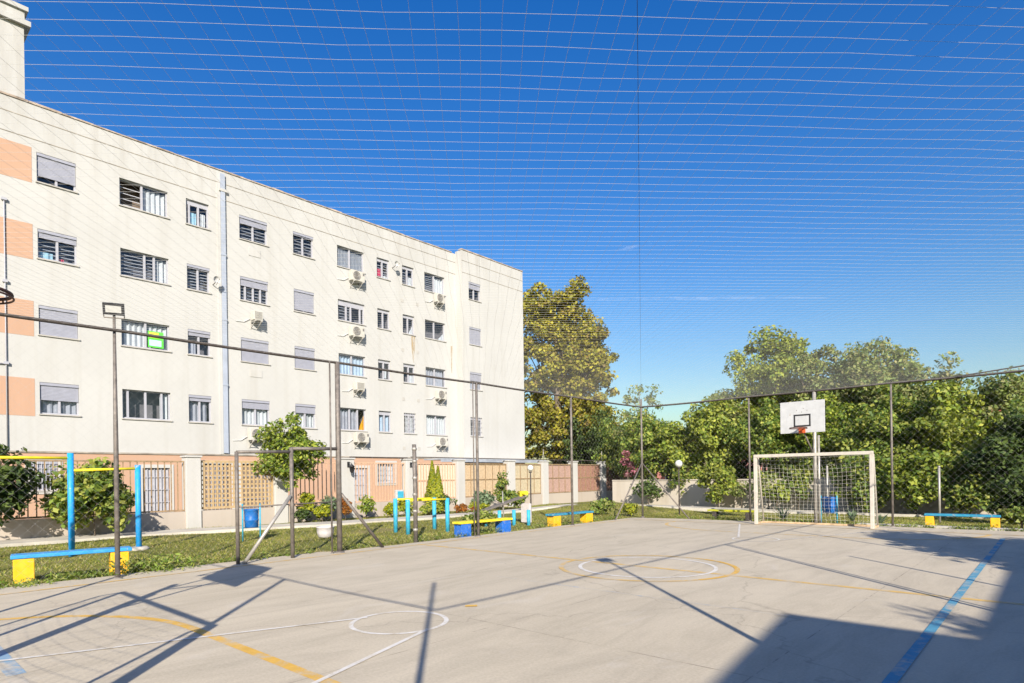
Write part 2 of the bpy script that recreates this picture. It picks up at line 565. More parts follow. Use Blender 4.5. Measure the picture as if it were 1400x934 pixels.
def line(name, pts, w, mat, closed=False, z=None):
    z = z or ZL[0]
    mb_ = MB()
    n = len(pts)
    ls, rs_ = [], []
    for i, p in enumerate(pts):
        if closed:
            a, b = pts[i - 1], pts[(i + 1) % n]
        else:
            a, b = pts[max(0, i - 1)], pts[min(n - 1, i + 1)]
        dx, dy = b[0] - a[0], b[1] - a[1]
        m_ = math.hypot(dx, dy)
        nx, ny = -dy / m_ * w / 2, dx / m_ * w / 2
        ls.append((p[0] + nx, p[1] + ny, z))
        rs_.append((p[0] - nx, p[1] - ny, z))
    for i in range(n if closed else n - 1):
        j = (i + 1) % n
        mb_.face([rs_[i], rs_[j], ls[j], ls[i]])
    return mb_.build(name, mat, court)


def arc(cx, cy, r, a0, a1, n=40):
    return [(cx + r * math.cos(rad(a0 + (a1 - a0) * i / n)), cy + r * math.sin(rad(a0 + (a1 - a0) * i / n))) for i in range(n + 1)]


CX = -5.26
# five-a-side areas and halfway line (orange)
for y0, s in ((0.0, 1), (18.25, -1)):
    pts = arc(CX - 1.52, y0, 2.5, 180 * s, 90 * s, 24) + arc(CX + 1.52, y0, 2.5, 90 * s, 0, 24)
    line("penalty_area_line", pts, 0.10, M['orange_line'] if s == 1 else M['orange_worn'], z=0.0025)
line("halfway_line", [(-10.9, 9.02), (-0.2, 9.02)], 0.115, M['orange_worn'], z=0.0025)
line("centre_circle_line", arc(-5.14, 9.05, 1.42, 75, 330, 50), 0.08, M['orange_worn'], z=0.0045)
line("centre_circle_line", arc(-5.14, 9.05, 1.42, -29, 74, 24), 0.08, M['orange_line'], z=0.0045)
line("side_line", [(-10.9, -2), (-10.95, 18.2)], 0.08, M['orange_worn'], z=0.0045)
line("goal_line", [(-10.9, 18.28), (-0.3, 18.28)], 0.08, M['orange_worn'], z=0.0065)
# basketball (white)
line("centre_circle_line", arc(-5.14, 9.05, 1.10, 0, 360, 64)[:-1], 0.065, M['white_line'], True, z=0.0045)
for yb, s in ((0.0, 1), (18.3, -1)):
    yc = yb + s * 4.03
    line("free_throw_circle_line", arc(CX, yc, 0.50, 0, 360, 48)[:-1], 0.05, M['white_line'], True, z=0.0045)
    line("key_line", [(CX - 1.95, yb), (CX - 0.44, yc - 0.1 * s)], 0.05, M['white_line'], z=0.0065)
    line("key_line", [(CX + 1.95, yb), (CX + 0.48, yc)], 0.05, M['white_line'], z=0.0065)
for xj in (-1.75, -4.35, -7.1, -9.3):
    line("slab_joint", [(xj + random.uniform(-.02, .02), -3.5), (xj, 6.0), (xj + random.uniform(-.02, .02), 19.3)], 0.011, M['joint'], z=0.0008)
for yj in (4.6, 12.9):
    line("slab_joint", [(-11.2, yj), (0.9, yj + 0.03)], 0.011, M['joint'], z=0.0010)
# volleyball (blue)
line("court_boundary_line", [(-0.93, 0.9), (-0.95, 17.3)], 0.088, M['blue_line'], z=0.006)
line("court_boundary_line", [(-6.2, 0.95), (-0.99, 0.95)], 0.11, M['blue_worn'], z=0.0015)
line("court_boundary_line", [(-7.5, 0.99), (-6.25, 0.98)], 0.13, M['blue_faded'], z=0.0015)
line("attack_line", [(-6.6, 6.84), (-1.0, 6.82)], 0.06, M['blue_worn'], z=0.0012)
line("paint_spot", [(-5.28, 5.02), (-5.18, 5.12)], 0.09, M['orange_line'], z=0.0065)


# ------------------------------------------------------------------ apartment building
XF = -26.75
XP = -26.19
bld = thing("apartment_building", "long cream four-storey block with grey shutters and a peach ground floor behind the fence", "building", (XF, 12, 0))
BO = (XF, 12, 0)

COLS = [(4.94, 6.10), (7.49, 9.20), (9.89, 10.80), (12.09, 13.37), (14.62, 15.68), (16.98, 18.56), (19.35, 20.16), (21.02, 21.84), (22.60, 24.13)]
ROWS = [(12.18, 13.22), (9.48, 10.52), (6.78, 7.82), (3.98, 5.10)]
COL10 = (25.55, 26.55)


def holed_wall(xw, y0, y1, z0, z1, holes, depth=0.14):
    m = MB()
    ys = sorted({y0, y1, *[h[0] for h in holes], *[h[1] for h in holes]})
    zs = sorted({z0, z1, *[h[2] for h in holes], *[h[3] for h in holes]})
    for i in range(len(ys) - 1):
        for j in range(len(zs) - 1):
            cy, cz = (ys[i] + ys[i + 1]) / 2, (zs[j] + zs[j + 1]) / 2
            if any(h[0] < cy < h[1] and h[2] < cz < h[3] for h in holes):
                continue
            m.face([(xw, ys[i], zs[j]), (xw, ys[i + 1], zs[j]), (xw, ys[i + 1], zs[j + 1]), (xw, ys[i], zs[j + 1])])
    for a, b, c, d in holes:
        xi = xw - depth
        m.face([(xw, a, c), (xi, a, c), (xi, b, c), (xw, b, c)])
        m.face([(xw, a, d), (xw, b, d), (xi, b, d), (xi, a, d)])
        m.face([(xw, a, c), (xw, a, d), (xi, a, d), (xi, a, c)])
        m.face([(xw, b, c), (xi, b, c), (xi, b, d), (xw, b, d)])
    return m


holes = [(a, b, c, d) for a, b in COLS for c, d in ROWS]
holes += [(-8.0, -6.3, c, d) for c, d in ROWS] + [(-3.4, -2.2, c, d) for c, d in ROWS]
w = holed_wall(XF, -12, 25.0, 2.65, 14.85, holes)
holes_p = [(*COL10, c, d) for c, d in ROWS]
w2 = holed_wall(XP, 25.0, 30.5, 2.65, 14.97, holes_p)
w.v, w.f, w.sm = w.v + w2.v, w.f + [tuple(i + len(w.v) for i in q) for q in w2.f], w.sm + w2.sm
w.face([(XF, 25.0, 2.65), (XP, 25.0, 2.65), (XP, 25.0, 14.97), (XF, 25.0, 14.97)])           # return of the projection
w.face([(XP, 30.5, 0), (-38, 30.5, 0), (-38, 30.5, 14.97), (XP, 30.5, 14.97)])
w.face([(-38, 30.5, 0), (-38, -12, 0), (-38, -12, 14.85), (-38, 30.5, 14.85)])
w.face([(-38, -12, 0), (XF, -12, 0), (XF, -12, 14.85), (-38, -12, 14.85)])
w.build("wall", M['facade'], bld, BO)

G_HOLES = [(4.62, 5.44, 1.27, 2.31), (8.15, 9.13, 0.2, 2.06), (17.60, 18.58, 0.2, 2.06), (19.22, 20.34, 1.27, 2.33), (10.4, 11.6, 0.2, 2.25), (12.0, 13.3, 0.2, 2.25), (22.6, 24.1, 1.2, 2.2)]
g = holed_wall(XF - 0.01, -12, 25.0, -0.3, 2.65, G_HOLES, 0.12)
g.face([(XP - 0.01, 25.0, -0.3), (XP - 0.01, 30.5, -0.3), (XP - 0.01, 30.5, 2.65), (XP - 0.01, 25.0, 2.65)])
g.face([(XF, 25.0, -0.3), (XP - 0.01, 25.0, -0.3), (XP - 0.01, 25.0, 2.65), (XF, 25.0, 2.65)])
g.build("ground_floor_wall", M['facade_orange'], bld, BO)
mb = MB()
mb.box(XF - 0.02, -12, 2.60, XF + 0.03, 24.99, 2.66)
mb.box(XP - 0.02, 24.97, 2.60, XP + 0.03, 30.52, 2.66)
mb.build("plinth_band", M['groove'], bld, BO)
mb = MB()
mb.box(-38, -12, 14.2, XF - 0.2, 30.4, 14.5)
mb.build("roof", M['grey_roof'], bld, BO)
# parapet coping, dirty and a little uneven
mb = MB()
y = -12.0
while y < 24.6:
    y2 = min(y + random.uniform(0.5, 1.1), 24.95)
    mb.box(XF - 0.25, y, 14.853, XF + 0.035, y2 - 0.01, 14.91 + random.uniform(-0.015, 0.02))
    y = y2
y = 24.97
while y < 30.4:
    y2 = min(y + random.uniform(0.5, 1.1), 30.52)
    mb.box(XP - 0.25, y, 14.973, XP + 0.035, y2 - 0.01, 15.03 + random.uniform(-0.015, 0.02))
    y = y2
mb.build("coping", M['coping'], bld, BO)
mb = MB()
for z in (13.62, 14.32):
    mb.box(XF - 0.01, -12, z, XF + 0.012, 24.99, z + 0.025)
    mb.box(XP - 0.01, 25.0, z + 0.02, XP + 0.012, 30.5, z + 0.045)
mb.build("wall_groove", M['groove'], bld, BO)
# peach panels at the left end, one per storey
for c, d in ROWS:
    mb = MB()
    mb.box(XF, 1.2, c - 0.10, XF + 0.006, 4.80, d + 0.10)
    mb.build("peach_panel", M['facade_orange'], bld, BO)
# roof tank housing
mb = MB()
mb.box(-33.5, -3.2, 14.5, -27.0, 4.68, 17.62)
mb.build("roof_tank_housing", M['facade'], bld, BO)
mb = MB()
mb.box(-33.6, -3.3, 17.62, -26.86, 4.86, 17.80)
mb.box(-33.5, -3.2, 17.80, -26.98, 4.70, 18.15)
mb.box(-33.6, -3.3, 18.15, -26.9, 4.8, 18.3)
mb.build("cornice", M['facade'], bld, BO)
# downpipe with collars, thin gas riser
mb = MB()
mb.box(XF + 0.002, 11.27, 2.70, XF + 0.10, 11.45, 13.95)
mb.box(XF + 0.002, 11.27, 14.06, XF + 0.10, 11.45, 14.72)
for z in (5.6, 8.4, 11.2):
    mb.box(XF + 0.002, 11.25, z, XF + 0.115, 11.47, z + 0.07)
mb.build("downpipe", M['pipe'], bld, BO)
mb = MB()
mb.box(XF + 0.002, 11.20, 13.95, XF + 0.12, 11.56, 14.06)
mb.box(XF + 0.002, 11.14, 2.66, XF + 0.05, 11.26, 14.3)
mb.build("pipe_collar", M['facade'], bld, BO)
mb = MB()
mb.tube([(XF + 0.05, 4.02, 2.66), (XF + 0.05, 4.02, 11.25)], 0.019, 6)
mb.tube([(XF + 0.05, 3.5, 5.6), (XF + 0.05, 4.02, 5.62)], 0.02, 6)
for z in (5.6, 8.4, 11.2):
    mb.box(XF + 0.003, 3.95, z, XF + 0.1, 4.09, z + 0.09)
mb.build("gas_riser", M['frame_white'], bld, BO)
# narrow canopy over the right end of the ground floor
mb = MB()
mb.bar((XP + 0.75, 21.9, 2.52), (XP + 0.75, 30.9, 2.50), 1.5, 0.07)
mb.box(XP + 1.40, 21.9, 2.36, XP + 1.50, 30.9, 2.48)
mb.build("canopy", M['canopy'], bld, BO)


def window(xw, y0, y1, z0, z1, sh=0.0, cur=None, cspan=(0, 1), mull=(0.5,), frame='frame_white', bars=False,
           head=0.0, inside='interior', grille=False, extra=None, blind=None, trifold=False, glazed=(0, 1)):
    xi = xw - 0.14
    W = y1 - y0
    t = 0.05
    m = MB()
    m.box(xi - 0.03, y0 + 0.002, z0 + 0.002, xi + 0.05, y0 + t, z1 - 0.002)
    m.box(xi - 0.03, y1 - t, z0 + 0.002, xi + 0.05, y1 - 0.002, z1 - 0.002)
    m.box(xi - 0.03, y0 + t, z0 + 0.002, xi + 0.05, y1 - t, z0 + t)
    m.box(xi - 0.03, y0 + t, z1 - t - head, xi + 0.05, y1 - t, z1 - 0.002)
    for f in mull:
        ym = y0 + W * f
        m.box(xi - 0.028, ym - 0.035, z0 + t, xi + 0.055, ym + 0.035, z1 - t - head)
    win = m.build("window", M[frame], bld, BO)
    ga, gb = y0 + t + (W - 2 * t) * glazed[0], y0 + t + (W - 2 * t) * glazed[1]
    m = MB()
    m.face([(xi, ga, z0 + t), (xi, gb, z0 + t), (xi, gb, z1 - t - head), (xi, ga, z1 - t - head)])
    m.build("pane", M['glass'], win, BO)
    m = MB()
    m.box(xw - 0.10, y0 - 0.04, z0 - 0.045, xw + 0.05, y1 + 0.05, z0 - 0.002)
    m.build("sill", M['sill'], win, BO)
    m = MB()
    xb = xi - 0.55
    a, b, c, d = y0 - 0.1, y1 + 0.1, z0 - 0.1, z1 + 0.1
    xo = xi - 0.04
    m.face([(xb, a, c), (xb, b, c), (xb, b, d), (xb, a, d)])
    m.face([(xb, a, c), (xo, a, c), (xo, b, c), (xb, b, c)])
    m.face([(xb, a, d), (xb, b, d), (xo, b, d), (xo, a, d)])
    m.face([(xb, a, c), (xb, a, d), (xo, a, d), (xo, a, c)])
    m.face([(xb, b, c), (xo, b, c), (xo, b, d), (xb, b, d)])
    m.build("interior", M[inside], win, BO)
    if sh > 0:
        m = MB()
        zb = z1 - (z1 - z0) * sh + 0.004
        z = z1 - 0.004
        m.box(xi + 0.055, y0 + 0.006, z - 0.10, xi + 0.125, y1 - 0.006, z)
        z -= 0.104
        while z > zb + 0.02:
            m.box(xi + 0.06, y0 + 0.01, max(zb, z - 0.043), xi + 0.085, y1 - 0.01, z)
            z -= 0.048
        m.build("shutter", M['shutter'], win, BO)
    if cur:
        m = MB()
        ya, yb = y0 + W * cspan[0] + 0.01, y0 + W * cspan[1] - 0.01
        n = max(8, int((yb - ya) / 0.022))
        ph = random.uniform(0, 6)
        for i in range(n):
            q = []
            for k in (i, i + 1):
                yy_ = ya + (yb - ya) * k / n
                q.append((xi - 0.10 + 0.035 * math.sin(yy_ * 34 + ph) + 0.012 * math.sin(yy_ * 71), yy_))
            m.face([(q[0][0], q[0][1], z0 + 0.03), (q[1][0], q[1][1], z0 + 0.03), (q[1][0], q[1][1], z1 - 0.07), (q[0][0], q[0][1], z1 - 0.07)], True)
        m.build("curtain", M[cur], win, BO)
    if blind:
        m = MB()
        z = z1 - 0.05
        ya, yb = y0 + W * blind[0] + 0.03, y0 + W * blind[1] - 0.03
        step = blind[2]
        while z > z0 + 0.06:
            m.bar((xi - 0.06, ya, z), (xi - 0.06, yb, z), 0.010, 0.026)
            z -= step
        m.build("blind", M['frame_grey'], win, BO)
    if grille:
        m = MB()
        for k in range(1, 7):
            m.tube([(xw - 0.02, y0 + W * k / 7, z0), (xw - 0.02, y0 + W * k / 7, z1)], 0.011, 5)
        for k in range(1, 4):
            m.tube([(xw - 0.02, y0, z0 + (z1 - z0) * k / 4), (xw - 0.02, y1, z0 + (z1 - z0) * k / 4)], 0.011, 5)
        m.build("grille", M['frame_grey'], win, BO)
    if trifold:                                     # a sash pushed open at the bottom
        m = MB()
        ya, yb = y0 + W * 0.55, y1 - 0.04
        m.bar((xi + 0.06, ya, z1 - t - head - 0.03), (xi + 0.06, yb, z1 - t - head - 0.03), 0.04, 0.04)
        m.face([(xi + 0.07, ya + 0.02, z1 - t - head - 0.03), (xi + 0.07, yb, z1 - t - head - 0.03), (xi + 0.42, yb, z0 + 0.12), (xi + 0.42, ya + 0.02, z0 + 0.12)])
        m.bar((xi + 0.42, ya, z0 + 0.12), (xi + 0.42, yb, z0 + 0.12), 0.035, 0.035)
        for q in (ya, yb):
            m.bar((xi + 0.065, q, z1 - t - head - 0.03), (xi + 0.42, q, z0 + 0.12), 0.035, 0.035)
        m.build("open_sash", M['frame_white'], win, BO)
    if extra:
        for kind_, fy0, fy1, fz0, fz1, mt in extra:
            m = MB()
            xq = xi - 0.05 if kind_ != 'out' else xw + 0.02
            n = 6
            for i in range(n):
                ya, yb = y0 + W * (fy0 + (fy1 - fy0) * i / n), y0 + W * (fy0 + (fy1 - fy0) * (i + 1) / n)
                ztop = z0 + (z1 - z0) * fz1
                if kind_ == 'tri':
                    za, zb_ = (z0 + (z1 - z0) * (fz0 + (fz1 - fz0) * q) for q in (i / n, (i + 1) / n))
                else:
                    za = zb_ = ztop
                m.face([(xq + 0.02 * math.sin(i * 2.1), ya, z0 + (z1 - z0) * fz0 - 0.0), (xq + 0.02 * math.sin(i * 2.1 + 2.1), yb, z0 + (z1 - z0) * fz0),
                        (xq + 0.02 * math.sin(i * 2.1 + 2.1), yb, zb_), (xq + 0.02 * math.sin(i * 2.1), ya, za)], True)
            m.build("cloth_or_sun_patch", M[mt], win, BO)  # real cloth, and white triangles that paint sunlit window corners
    return win


SPEC = {
    (0, 0): dict(sh=0.78), (1, 0): dict(sh=0.30, blind=(0, 1, 0.15), extra=[('in', 0.05, 0.40, 0.04, 0.28, 'cloth_cyan'), ('in', 0.55, 0.68, 0.03, 0.16, 'cloth_red')]),
    (2, 0): dict(sh=1.0), (3, 0): dict(sh=0.56, cur='curtain_grey'),
    (0, 1): dict(cur='curtain_white', cspan=(0.46, 1), mull=(0.46,), blind=(0, 0.46, 0.22), inside='interior_brown', glazed=(0.46, 1)),
    (1, 1): dict(cur='curtain_white', cspan=(0.70, 1), mull=(0.5, 0.7), blind=(0, 0.7, 0.13)),
    (2, 1): dict(cur='curtain_white', cspan=(0.04, 1), mull=(0.5,), grille=False),
    (3, 1): dict(mull=(0.12, 0.48, 0.82), cur='curtain_white', cspan=(0.8, 1)),
    (0, 2): dict(head=0.16, mull=(0.16, 0.56), extra=[('in', 0.2, 0.5, 0.05, 0.55, 'cloth_cyan'), ('in', 0.68, 0.9, 0.1, 0.6, 'curtain_white')]),
    (1, 2): dict(sh=0.16, blind=(0, 1, 0.12)), (2, 2): dict(sh=0.24, extra=[('in', 0.1, 0.4, 0.03, 0.5, 'curtain_grey')]), (3, 2): dict(sh=0.22, cur='curtain_grey', cspan=(0, 0.9)),
    (0, 3): dict(sh=0.34, blind=(0, 1, 0.14)), (1, 3): dict(sh=0.38, mull=(0.2, 0.48, 0.74), blind=(0, 1, 0.14)), (2, 3): dict(sh=1.0), (3, 3): dict(sh=0.36, cur='curtain_white'),
    (0, 4): dict(sh=0.17, blind=(0, 1, 0.15)), (1, 4): dict(sh=0.92), (2, 4): dict(sh=1.0), (3, 4): dict(sh=0.38, cur='curtain_white'),
    (0, 5): dict(frame='frame_white', cur='curtain_white', mull=(0.48,), blind=(0, 1, 0.05)), (1, 5): dict(head=0.22, mull=(0.33, 0.5, 0.85), blind=(0, 0.5, 0.15)),
    (2, 5): dict(cur='curtain_blue'), (3, 5): dict(cur='curtain_grey', cspan=(0, 0.72), mull=(0.4, 0.7), extra=[('tri', 0.76, 1.0, 0.0, 0.80, 'cloth_orange')]),
    (0, 6): dict(head=0.12, blind=(0, 1, 0.14), extra=[('in', 0.2, 0.45, 0.12, 0.5, 'cloth_red'), ('in', 0.55, 0.95, 0.02, 0.2, 'curtain_white')]),
    (1, 6): dict(head=0.12, trifold=False), (2, 6): dict(head=0.10, extra=[('in', 0.55, 0.8, 0.1, 0.6, 'curtain_white')]), (3, 6): dict(head=0.16, cur='curtain_blue'),
    (0, 7): dict(head=0.12, blind=(0, 0.5, 0.14), extra=[('in', 0.6, 0.95, 0.02, 0.5, 'curtain_white')]), (1, 7): dict(head=0.12, extra=[('tri', 0.6, 0.96, 0.02, 0.5, 'curtain_white')]), (2, 7): dict(head=0.12, extra=[('in', 0.55, 0.95, 0.02, 0.42, 'curtain_white')]), (3, 7): dict(head=0.1, grille=True, cur='curtain_white', cspan=(0.3, 1)),  # the white tri piece is a patch of sunlight put in as pale cloth
    (0, 8): dict(cur='curtain_white', cspan=(0.5, 1), blind=(0, 0.5, 0.11)), (1, 8): dict(mull=(0.48,), extra=[('tri', 0.68, 0.98, 0.02, 0.45, 'curtain_white')]), (2, 8): dict(mull=(0.48,), cur='curtain_grey', cspan=(0.0, 0.98)), (3, 8): dict(cur='curtain_white', mull=(0.5,)),  # white tri here paints a sunlit lower corner, no curtain hangs there
}
for c, (a, b) in enumerate(COLS):
    for r, (z0, z1) in enumerate(ROWS):
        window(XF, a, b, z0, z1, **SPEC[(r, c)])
for a, b in ((-8.0, -6.3), (-3.4, -2.2)):
    for z0, z1 in ROWS:
        window(XF, a, b, z0, z1, sh=0.4)
for r, (z0, z1) in enumerate(ROWS):
    window(XP, *COL10, z0, z1, **[dict(sh=0.38), dict(sh=1.0), dict(sh=0.5, cur='curtain_grey'), dict(head=0.1, grille=True)][r])
for i, (a, b, z0, z1) in enumerate(G_HOLES):
    if z0 > 1:
        window(XF, a, b, z0, z1, grille=True, sh=0.42 if i == 0 else 0.0, cur='curtain_white' if i == 3 else None)
        m = MB()
        for q in ((a - 0.13, z0 - 0.13, b + 0.13, z0 - 0.05), (a - 0.13, z1 + 0.003, b + 0.13, z1 + 0.12), (a - 0.13, z0 - 0.05, a - 0.003, z1 + 0.003), (b + 0.003, z0 - 0.05, b + 0.13, z1 + 0.003)):
            m.box(XF - 0.02, q[0], q[1], XF + 0.02, q[2], q[3])
        m.build("window_surround", M['pillar'], bld, BO)
    else:
        m = MB()
        m.box(XF - 0.13, a + 0.05, z0, XF - 0.09, b - 0.05, z1 - 0.05)
        d_ = m.build("door_or_shade_panel", M['interior_brown' if 10 < a < 13 else 'curtain_grey'], bld, BO)  # the brown pair behind the lattice are dark panels painted as shaded openings
        m = MB()
        for k in range(8):
            yy_ = a + 0.05 + (b - a - 0.1) * k / 7
            m.tube([(XF - 0.04, yy_, z0), (XF - 0.04, yy_, z1)], 0.013, 5)
        for z in (z0 + 0.5, z0 + 1.0, z0 + 1.5):
            m.tube([(XF - 0.04, a, z), (XF - 0.04, b, z)], 0.013, 5)
        m.build("grille", M['frame_white'], d_, BO)
        m = MB()
        for q in ((a - 0.14, z1 + 0.003, b + 0.14, z1 + 0.14), (a - 0.14, z0, a - 0.003, z1 + 0.003), (b + 0.003, z0, b + 0.14, z1 + 0.003)):
            m.box(XF - 0.02, q[0], q[1], XF + 0.02, q[2], q[3])
        m.build("door_surround", M['pillar'], d_, BO)
# blanked air-conditioner niches under two windows
for z in (11.70, 6.30):
    m = MB()
    m.box(XF, 12.48, z - 0.17, XF + 0.02, 13.02, z + 0.17)
    m.build("niche_cover", M['pillar'], bld, BO)
def stain_mat(name, col, k):
    m = Mat(name, 0.95, 0.1)
    m.base(col)
    tr = m.n("ShaderNodeBsdfTransparent")
    mx = m.n("ShaderNodeMixShader")
    a_ = m.ramp(m.noise(7, 6, 0.7, (1, 1, 0.22)), [(0.38, G(0.0)), (0.68, G(k))])
    m.l(a_, mx.inputs[0])
    m.l(tr.outputs[0], mx.inputs[1])
    m.l(m.b.outputs[0], mx.inputs[2])
    m.l(mx.outputs[0], m.t.nodes["Material Output"].inputs[0])
    return m.m


M['rust_stain'] = stain_mat("ochre_stain", (0.46, 0.33, 0.16, 1), 0.8)
m = MB()


def drip(y, z, w_, h_, x=XF):
    """ragged tapering run of dirt, a few mm proud of the wall"""
    n_ = 6
    for i in range(n_):
        f0, f1 = i / n_, (i + 1) / n_
        a0, a1 = w_ * (1 - 0.75 * f0 ** 1.5), w_ * (1 - 0.75 * f1 ** 1.5)
        m.face([(x + 0.003, y - a1 / 2, z - h_ * f1), (x + 0.003, y + a1 / 2, z - h_ * f1), (x + 0.003, y + a0 / 2, z - h_ * f0), (x + 0.003, y - a0 / 2, z - h_ * f0)])


m = MB()
drip(21.72, 9.44, 0.30, 1.5)
drip(24.6, 9.3, 0.14, 1.6)
m.build("ochre_stain", M['rust_stain'], bld, BO)
# round vents between the small windows
m = MB()
for z in (11.25, 8.55, 5.85, 3.15):
    for yv in (21.0, 22.05):
        m.box(XF - 0.01, yv - 0.09, z - 0.09, XF + 0.012, yv + 0.09, z + 0.09)
m.build("wall_vent", M['sill'], bld, BO)
# letting sign tied in a window, satellite dishes
sg = thing("window_sign", "green sign with yellow and pale blue bands tied inside a curtained window", "sign", (XF, 8.65, 7.0))
m = MB()
m.box(XF - 0.06, 8.42, 6.86, XF - 0.04, 8.98, 7.50)
m.build("board", M['sign_green'], sg, (XF, 8.65, 7.0))
m = MB()
m.box(XF - 0.04, 8.46, 7.24, XF - 0.035, 8.80, 7.46)
m.build("yellow_band", M['sign_yellow'], sg, (XF, 8.65, 7.0))
m = MB()
m.box(XF - 0.04, 8.46, 6.92, XF - 0.035, 8.90, 7.16)
m.build("pale_band", M['sign_pale'], sg, (XF, 8.65, 7.0))


def dish(y, z, label):
    t = thing("satellite_dish", label, "satellite dish", (XF, y, z), "satellite dishes on the facade")
    m = MB()
    prev = None
    for i in range(4):
        r = 0.048 * i + 0.001
        ring = [(XF + 0.34 - 0.10 * (r / 0.145) ** 2 * -1 + 0.0, y + r * math.cos(k * math.pi / 8), z + r * math.sin(k * math.pi / 8)) for k in range(16)]
        if prev:
            for k in range(16):
                m.face([prev[k], prev[(k + 1) % 16], ring[(k + 1) % 16], ring[k]], True)
        prev = ring
    m.build("reflector", M['dish'], t, (XF, y, z))
    m = MB()
    m.tube([(XF, y, z - 0.12), (XF + 0.2, y, z - 0.1), (XF + 0.34, y, z)], 0.018, 6)
    m.tube([(XF + 0.36, y, z - 0.2), (XF + 0.62, y + 0.03, z)], 0.01, 5)
    m.build("bracket", M['steel'], t, (XF, y, z))


dish(10.92, 9.98, "grey satellite dish beside the small window left of the downpipe")
dish(20.35, 13.0, "grey satellite dish by the top small window with the red cloth")


# air conditioners
def ac_unit(y, z, label, wy=0.78, hz=0.52, dx=0.28, gap=0.10, fan=True):
    loc = (XF, y, z)
    t = thing("air_conditioner", label, "air conditioner", loc, "air conditioners on the facade")
    x0, x1 = XF + gap, XF + gap + dx
    m = MB()
    m.box(x0, y - wy / 2, z - hz / 2, x1, y + wy / 2, z + hz / 2)
    m.build("casing", M['ac'], t, loc, bevel=0.02)
    if fan:
        m = MB()
        cy = y - wy * 0.12
        for R_ in (0.205, 0.16, 0.115, 0.07):
            pts = [(x1 + 0.012, cy + R_ * math.cos(k * math.pi / 12), z + R_ * math.sin(k * math.pi / 12)) for k in range(25)]
            m.tube(pts, 0.011, 5, False)
        for k in range(8):
            a = k * math.pi / 4
            m.tube([(x1 + 0.012, cy, z), (x1 + 0.012, cy + 0.2 * math.cos(a), z + 0.2 * math.sin(a))], 0.007, 4)
        m.build("fan_grille", M['ac_dark'], t, loc)
        m = MB()
        m.box(x1 + 0.001, y + wy * 0.33, z + hz * 0.12, x1 + 0.02, y + wy * 0.43, z + hz * 0.34)
        m.build("side_handle", M['ac_dark'], t, loc)
    else:
        m = MB()
        for k in range(7):
            m.box(x1 + 0.001, y - wy * 0.38, z - hz * 0.36 + k * hz * 0.115, x1 + 0.012, y + wy * 0.38, z - hz * 0.33 + k * hz * 0.115)
        m.build("vent_grille", M['ac_dark'], t, loc)
    for s in (-1, 1):
        m = MB()
        yb = y + s * wy * 0.33
        m.bar((XF, yb, z - hz / 2 - 0.03), (x1 + 0.06, yb, z - hz / 2 - 0.03), 0.035, 0.05)
        m.bar((XF, yb, z - hz / 2 - 0.30), (x1, yb, z - hz / 2 - 0.05), 0.03, 0.03)
        m.box(XF, yb - 0.02, z - hz / 2 - 0.34, XF + 0.02, yb + 0.02, z - hz / 2)
        m.build("bracket", M['sill'], t, loc)
    m = MB()
    m.tube([(XF + 0.05, y - wy / 2, z - 0.1), (XF + 0.03, y - wy / 2 - 0.25, z - 0.28), (XF + 0.02, y - wy / 2 - 0.6, z - 0.30)], 0.016, 5)
    m.build("hose", M['curtain_white'], t, loc)


ac_unit(17.95, 11.80, "air conditioner with round fan under the top window with white blinds")
ac_unit(17.90, 8.98, "air conditioner under the second-from-top window with a white transom")
ac_unit(17.98, 6.22, "narrow louvred air conditioner under the pale blue curtained window", 0.5, 0.42, 0.3, 0.1, False)
ac_unit(18.08, 3.62, "air conditioner below the window with the orange cloth")
ac_unit(23.50, 11.83, "air conditioner hanging below the rightmost top window of the long wall", 0.62, 0.5)
ac_unit(23.52, 6.28, "air conditioner below the wide grey curtained window", 0.66, 0.5)
ac_unit(23.56, 3.58, "air conditioner under the lowest wide white curtained window near the canopy", 0.7, 0.5)
ac_unit(12.68, 8.80, "small air conditioner below the four-paned window right of the downpipe", 0.42, 0.42, 0.34, 0.12, False)
ac_unit(12.66, 3.56, "large air conditioner just left of the small round tree", 0.78, 0.56)

# ------------------------------------------------------------------ boundary fence between lawn and building
XW = -21.2
FO = (XW, 14, 0)
bf = thing("boundary_fence", "low stained wall with white pillars, railings and reed screens before the apartment block", "fence", FO)
PIL = [(-4.2, 0.5), (7.90, 0.46), (10.92, 0.50), (13.70, 0.60), (16.92, 0.58), (19.88, 0.48), (23.46, 0.52), (26.24, 0.5), (29.0, 0.46), (32.0, 0.5), (34.35, 0.5)]
mb = MB()
for i in range(len(PIL) - 1):
    a, b = PIL[i][0] + PIL[i][1] / 2, PIL[i + 1][0] - PIL[i + 1][1] / 2
    mb.box(XW - 0.10, a, -0.3, XW + 0.10, b, 0.54)
mb.box(XW - 0.10, -12, -0.3, XW + 0.10, -4.45, 0.54)
mb.build("base_wall", M['wall_base'], bf, FO)
for y, wd in PIL:
    m = MB()
    m.box(XW - 0.22, y - wd / 2, -0.3, XW + 0.16, y + wd / 2, 2.30)
    m.box(XW - 0.26, y - wd / 2 - 0.04, 2.30, XW + 0.20, y + wd / 2 + 0.04, 2.36)
    m.build("pillar", M['pillar'], bf, FO, bevel=0.012)


